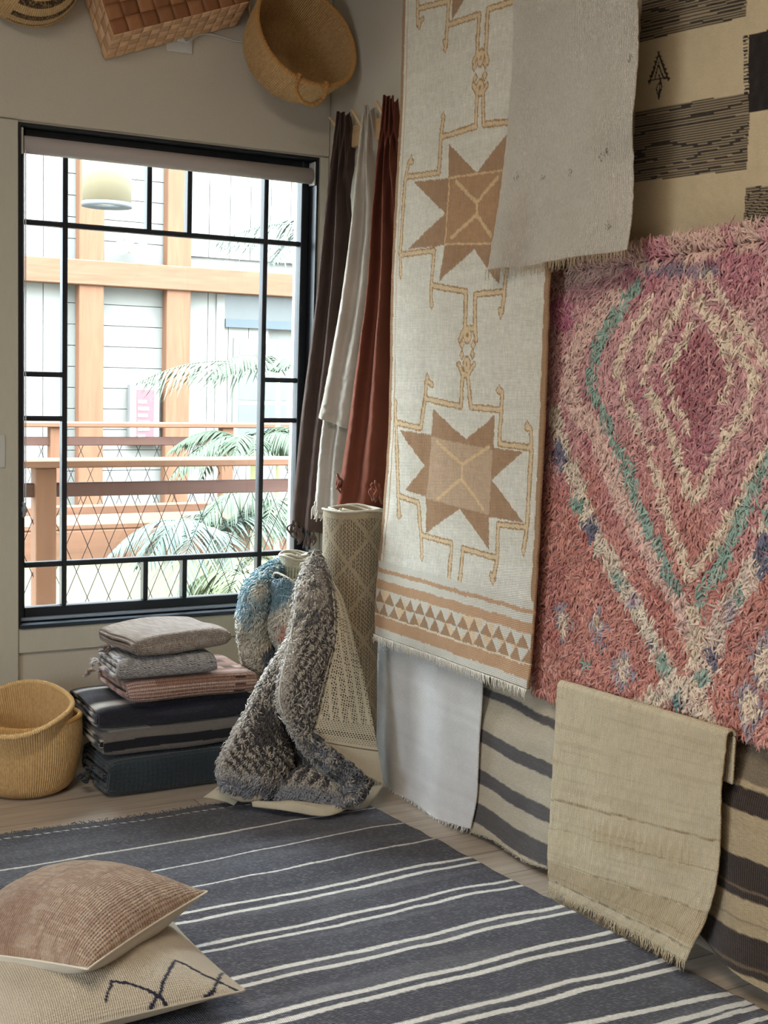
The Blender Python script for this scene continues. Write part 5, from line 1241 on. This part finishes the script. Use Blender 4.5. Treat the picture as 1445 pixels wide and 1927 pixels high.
# locate the stitched zigzag on the cushion's upper face: pixel -> point on the face plane -> cushion coordinates
def bot_uv(px_, py_, z):
    for _ in range(40):
        p = atz(px_, py_, z)-T0; a = p@e1/Lw_*2-1; b_ = p@e2_/Lc_*2-1
        ca, cb = min(abs(a), 1), min(abs(b_), 1); h = .088*((1-ca**2.2)*(1-cb**2.2))**.62
        z = .7*z+.3*(T0[2]+h)
    return (a/(1-.05*(1-cb*cb)), b_/(1-.05*(1-ca*ca)))
zl = .155
BOTLINES = [[bot_uv(a, b_, z) for a, b_, z in L] for L in (
    [(198, 1878, .14), (211, 1842, .165), (250, 1848, .165), (290, 1862, .15), (322, 1889, .10)],
    [(275, 1902, .09), (300, 1862, .15), (329, 1805, .185), (375, 1828, .17), (420, 1850, .125), (455, 1867, .09)],
    [(422, 1828, .12), (402, 1860, .13), (385, 1874, .12)])]
cushion('floor_cushion', 'cream cushion with a navy stitched zigzag under the beige-brown cushion', bcor, .088, c_bot, fabric('cream_cushion_wool', None, 200, 200, .8, .002, .08, 300), fabric('cream_cushion_back', srgb(176, 164, 144), 400, 400, .3), 6, 2.2, pinch=.05)

# ------------------------------------------------------------------ outside
cedar = wood('cedar', srgb(76, 52, 38), srgb(89, 63, 47), 'Z', 2.2, .7, .1); cedarx = wood('cedar_rail', srgb(72, 51, 38), srgb(89, 63, 48), 'X', 2.2, .7, .1)
cedard = wood('cedar_dark', srgb(55, 38, 33), srgb(66, 47, 40), 'X', 2.2, .7, .1)
sid = plain('siding_paint', srgb(97, 96, 92), .8, .2, 20, .004, .2, .02)
GZ = -.35; PZ = aty(300, 1052, 8.0)[2]
structure(MB().box(-6, 16, YW+.26, 24, GZ-.15, GZ).build('ground', plain('ground_gravel', srgb(108, 103, 86), .9, .3, 30, .01, .1, .08)))
YF = 11.0
par = thing('timber_building', 'white plank building with an orange timber frame seen through the window', 'building', (4., YF, GZ))
b = MB()
for k in range(34):
    z0 = GZ+k*.18; b.box(-1, 5.0, YF+.02, YF+.3, z0, z0+.174)
b.box(-1, 12, YF+.045, YF+.32, GZ, 5.3)
b.build('plank_wall', sid, par)
xw0 = aty(421, 600, YF)[0]
b = MB()
for k in range(4):
    x0 = 4.18+k*.20; b.box(x0, x0+.194, YF-.01, YF+.04, aty(300, 555, YF)[2]-2.3, aty(300, 545, YF)[2]-.0)
for k in range(14):
    x0 = 4.18+k*.20; b.box(x0, x0+.194, YF-.01, YF+.04, aty(200, 470, YF)[2], 5.2)
for k in range(6):
    x0 = 1.9+k*.20; b.box(x0, x0+.194, YF-.01, YF+.04, GZ, 5.2)
b.build('board_panel', sid, par)
def post(pxl, pxr, y, z0, z1, dy, par, name='post', m=cedar):
    x0 = aty(pxl, 700, y)[0]; x1 = aty(pxr, 700, y)[0]; return MB().box(x0, x1, y-dy, y, z0, z1, .006).build(name, m, par)
zb_ = aty(300, 962, YF-.12)[2]
post(141, 187, YF-.02, zb_, 5.2, .12, par, 'timber_post'); post(304, 348, YF-.02, zb_, 5.2, .12, par, 'timber_post')
zt_, zbm = aty(100, 484, YF-.17)[2], aty(100, 532, YF-.17)[2]
MB().box(1., 9, YF-.17, YF-.02, zbm, zt_, .008).build('timber_beam', cedarx, par)
# far window wing of the building
YW2 = 11.6
zA = aty(500, 552, YF)[2]; 
greyw = plain('window_pane_dark', srgb(60, 66, 64), .2, 0, spec=.5)
b = MB(); b.box(aty(421, 600, YF)[0], 9, YF-.02, YF+.03, aty(500, 610, YF)[2], aty(500, 556, YF)[2]); b.build('transom_pane', plain('transom_glass', srgb(56, 58, 56), .25), par)
b = MB(); b.box(aty(421, 600, YF)[0], 9, YF-.05, YF-.021, aty(500, 619, YF)[2], aty(500, 604, YF)[2]); b.build('lintel', plain('blue_grey_metal', srgb(38, 46, 50), .5), par)
wl, wr_ = aty(436, 700, YF)[0], aty(545, 700, YF)[0]; wt_, wb_ = aty(480, 638, YF)[2], aty(480, 830, YF)[2]
f = MB(); f.box(wl, wr_, YF-.05, YF-.012, wb_, wt_); fr_ = f.build('window_frame', sid, par)
g_ = MB(); mx_ = wl+(wr_-wl)*.5
for (a, b_) in ((wl+.05, mx_-.02), (mx_+.02, wr_-.05)):
    for (c_, d_) in ((wb_+.05, wb_+.34), (wb_+.38, wb_+.62), (wb_+.66, wt_-.04)): g_.box(a, b_, YF-.056, YF-.045, c_, d_)
g_.build('window_pane', greyw, fr_)
MB().box(aty(405, 600, YF)[0], aty(421, 600, YF)[0], YF-.03, YF+.03, GZ, zbm, .004).build('corner_board', sid, par)
# notice box, floodlight, hanging lamp
q0, q1 = aty(246, 722, YF-.1), aty(300, 836, YF-.1)
par = thing('notice_case', 'white framed notice case with a red and white poster on the plank wall outside', 'notice case', (q0[0]+.1, YF, q1[2]))
b = MB(); x0, x1, z1, z0 = q0[0], q1[0], q0[2], q1[2]
b.box(x0, x1, YF-.10, YF+.0, z0, z1, .01); b.build('case', plain('white_case', srgb(99, 99, 97), .5), par)
MB().box(x0+.055, x1-.055, YF-.108, YF-.099, z0+.05, z1-.05).build('poster', plain('poster_red', srgb(96, 46, 50), .6), par)
r_ = random.Random(3); pw_ = plain('poster_white', srgb(104, 104, 102), .6)
for k in range(7): zz = z1-.14-k*.06; MB().box(x0+.065, x0+.065+(x1-x0-.14)*r_.uniform(.5, 1), YF-.112, YF-.107, zz-.03, zz).build('poster_line', pw_, par)
fl = aty(247, 466, YF-.12)
par = thing('floodlight', 'small white twin floodlight fixed high on the plank wall outside', 'lamp', (fl[0], YF, fl[2]))
b = MB(); b.tube([fl+[0, .1, .12], fl+[0, .06, .02]], .03, 12); b.tube([fl+[-.02, .02, 0], fl+[.02, .02, 0]], .045, 14); b.build('mount', whitep, par, True)
for s in (-1, 1): MB().tube([fl+[s*.03, .02, .0], fl+[s*.06, -.01, -.01], fl+[s*.11, -.05, -.01]], [.03, .045, .06], 16).build('lamp_head', whitep, par, True)
YL = 7.4; lc = aty(201, 386, YL); lr = aty(245, 386, YL)[0]-lc[0]
par = thing('pendant_lamp', 'cream drum pendant lamp with a grey lower rim hanging outside the window', 'lamp', tuple(lc))
def drum(name, r, z0, z1, m, t=.01):
    th = np.linspace(0, 2*PI, 65)[:-1]; n = 64; V = []
    for (rr, z) in ((r, z1), (r, z0), (r-t, z0), (r-t, z1)): V.append(np.stack([lc[0]+rr*np.cos(th), lc[1]+rr*np.sin(th), 0*th+z], 1))
    j = np.arange(n); j2 = (j+1) % n; Q = np.concatenate([np.stack([k*n+j, k*n+j2, ((k+1) % 4)*n+j2, ((k+1) % 4)*n+j], 1) for k in range(4)])
    return mesh_obj(name, np.concatenate(V), Q, m, par)
drum('lamp_shade', lr, lc[2]+.012, lc[2]+.42, plain('shade_linen', srgb(92, 84, 66), .9)); drum('lower_rim', lr+.004, lc[2]-.012, lc[2]+.014, plain('rim_grey', srgb(64, 68, 72), .6), .016)
MB().tube([lc+[0, 0, .3], lc+[0, 0, 1.6]], .008, 8).build('cord', black_m, par)
d_ = MB(); th = np.linspace(0, 2*PI, 33)[:-1]; V = np.concatenate([[lc+[0, 0, .02]], np.stack([lc[0]+(lr-.02)*np.cos(th), lc[1]+(lr-.02)*np.sin(th), 0*th+lc[2]+.02], 1)]); d_.add(V, [(0, 1+(k+1) % 32, 1+k) for k in range(32)]); d_.add(V-[0, 0, .006], [(0, 1+k, 1+(k+1) % 32) for k in range(32)]); d_.build('diffuser', plain('diffuser', srgb(230, 220, 196), .8), par)

def railing(Y, posts, label, wire_r, x0, x1, pitch, zbot):
    par = thing('deck_railing', label, 'railing', ((x0+x1)/2, Y, zbot))
    MB().box(x0, x1, Y-.07, Y+.07, 1.035, 1.07, .006).build('top_rail', cedarx, par)
    MB().box(x0, x1, Y-.02, Y+.02, .905, .965, .004).build('middle_rail', cedard, par)
    MB().box(x0, x1, Y-.02, Y+.02, zbot+.02, zbot+.08, .004).build('bottom_rail', cedarx, par)
    for xp in posts: MB().box(xp-.045, xp+.045, Y-.045, Y+.045, zbot-.45, 1.034, .004).build('post', cedar, par)
    b = MB(); H = .905-(zbot+.08); dx = H*.42; n = int((x1-x0)/pitch)
    for k in range(n):
        xa = x0+k*pitch
        for s in (-1, 1):
            yy = Y+.004*s; b.tube([(xa, yy, zbot+.08), (xa+s*dx, yy, .905)], wire_r, 5)
    b.build('wire_mesh', plain('wire_metal_%.1f' % Y, (.003, .003, .004), .7, spec=.05), par, True)
YN = 5.594
xp = aty(82, 1000, YN)[0]
railing(YN, [xp], 'near orange wooden railing with a diamond wire mesh right outside the window', .0017, .4, 4.6, .098, -.10)
YR2 = 8.96
railing(YR2, [aty(104, 900, YR2)[0], aty(424, 880, YR2)[0]], 'far orange wooden railing with wire mesh in front of the plank building', .0022, .6, 7.5, .14, -.05)
# raised timber planter between the railings
par = thing('timber_planter', 'raised bed edged with orange timber planks beyond the railing', 'planter', (3.5, 8., GZ))
b = MB(); pz = aty(300, 985, 8.2)[2]
MB().box(1., 6.5, 8.02, 8.5, GZ, PZ).build('plinth', plain('pale_render', srgb(112, 108, 92), .9, .2, 20, .004, .1, .03), par)
MB().box(1., 6.5, 8.0, 8.06, PZ, pz, .01).build('side_board', cedarx, par); MB().box(1., 6.5, 8.0, 8.5, pz, pz+.04, .008).build('cap_board', cedarx, par)
MB().box(1., 6.5, 8.5, 8.56, GZ, pz+.1, .01).build('side_board', cedarx, par)

# palms
leafc = [srgb(58, 66, 54), srgb(68, 74, 54), srgb(60, 68, 62)]
leaf_ms = [plain('palm_leaf_%s' % n, c, .8, 0, spec=.05, var=.06) for n, c in zip(('green', 'light', 'blue'), leafc)]
def palm(label, base, h, fronds, trunk_r=.03, lm=0, seed=1, lean=(0, 0), group=None):
    r_ = np.random.default_rng(seed); base = np.array(base, float)
    par = thing('palm_plant', label, 'palm', tuple(base), group)
    top = base+np.array([lean[0], lean[1], h])
    if h > .1: MB().tube(crom([base, (base+top)/2+[.02, 0, 0], top], 14), np.linspace(trunk_r*1.1, trunk_r*.8, 14)*(1+.08*np.sin(np.arange(14)*2.)), 8).build('trunk', plain('palm_trunk_%d' % seed, srgb(150, 150, 110), .8, .4, 60), par, True)
    for (az, L, up, droop) in fronds:
        d = np.array([math.cos(az), math.sin(az), 0]); n = 26; s = np.linspace(0, 1, n)
        sp = top+d*(L*s)[:, None]+np.array([0, 0, 1.])*(L*(up*s-droop*s*s))[:, None]
        b = MB(); b.tube(sp, np.linspace(.007, .002, n), 5)
        T = np.gradient(sp, axis=0); T /= np.linalg.norm(T, axis=1)[:, None]; side = np.cross(T, [0, 0, 1.]); side /= np.linalg.norm(side, axis=1)[:, None]
        V = []; Q = []
        for i in range(3, n):
            for sg in (-1, 1):
                for rep in (0, 1):
                    ll = L*.34*math.sin(PI*min(1, .18+s[i]*.82))*(1+.2*r_.normal()); w = .006
                    p0 = sp[i]+T[i]*(.5*L/n*rep); dd = side[i]*sg*.75+T[i]*.55+np.array([0, 0, -.25+.1*r_.normal()]); dd /= np.linalg.norm(dd)
                    wv = np.cross(dd, [0, 0, 1.]); wv /= np.linalg.norm(wv)+1e-9; nn_ = np.cross(wv, dd)
                    k = len(V)
                    for (f, ww, dz) in ((0, .5, 0), (.35, 1, -.02), (.7, .8, -.14), (1, .1, -.34)):
                        c_ = p0+dd*ll*f+np.array([0, 0, dz*ll]); V += [c_-wv*w*ww, c_+nn_*.0015, c_+wv*w*ww]
                    for m_ in range(3):
                        a = k+3*m_; Q += [(a, a+1, a+4, a+3), (a+1, a+2, a+5, a+4)]
        b.add(V, Q); b.build('frond', leaf_ms[lm], par, True)
R_ = np.random.default_rng(2)
def ring(n, L, up, dr, a0=0): return [(a0+2*PI*k/n+R_.normal()*.15, L*R_.uniform(.8, 1.1), up*R_.uniform(.7, 1.2), dr*R_.uniform(.8, 1.2)) for k in range(n)]
p = aty(400, 1010, 6.9); palm('low feathery palm behind the wire mesh at the bottom of the window', (p[0], 6.9, GZ), p[2]-GZ, ring(9, .62, .9, 1.2), .03, 2, 1)
p = aty(478, 850, 7.6); palm('bushy palm right of centre beyond the near railing', (p[0], 7.6, GZ), p[2]-GZ, ring(14, .55, 1.0, 1.1), .035, 0, 2)
p = aty(540, 960, 7.0); palm('palm with a thin trunk beside the dark window jamb', (p[0]+.1, 7.0, GZ), p[2]-GZ, ring(11, .6, .9, 1.2), .03, 0, 3, (-.1, 0))
p = aty(470, 700, 7.8); palm('tall palm whose long frond arches left across the middle of the window', (p[0]+.2, 7.8, GZ), p[2]-GZ, [(PI*.98, .95, .35, .45), (PI*1.1, .6, .8, .9), (.2, .6, .7, .9), (PI*.5, .6, .8, .8), (PI*1.5, .6, .9, 1.)], .02, 0, 4)
p = aty(560, 430, 6.8); palm('tallest palm with thin fronds reaching in at the upper right of the window', (p[0]+.25, 6.8, GZ), p[2]-GZ, [(PI*.98, .75, .25, .42), (PI*.85, .55, .5, .55), (PI*1.15, .6, .2, .6), (.3, .6, .5, .8), (PI*1.4, .5, .5, .9)], .025, 2, 5)
p = aty(490, 1075, 6.4); palm('lowest palm at the foot of the railing, right of the window centre', (p[0], 6.4, GZ), max(p[2]-GZ-.1, .15), ring(11, .45, 1., 1.), .03, 1, 6)

# sets of look-alike things
for o in list(bpy.data.objects):
    if o.parent is None and 'label' in o:
        g = {'palm_plant': 'palms beyond the railing', 'floor_cushion': 'cushions on the floor rug', 'rolled_rug': 'rolled rugs in the corner', 'wall_basket': 'baskets on the wall above the window',
             'folded_blanket': 'folded textiles in the stack', 'folded_rug': 'folded textiles in the stack', 'hanging_shawl': 'shawls on the peg rail', 'woven_basket': 'straw baskets on the floor',
             'striped_kilim': 'striped kilims low on the wall', 'deck_railing': 'railings outside the window'}.get(o.name.split('.')[0])
        if g: o['group'] = g
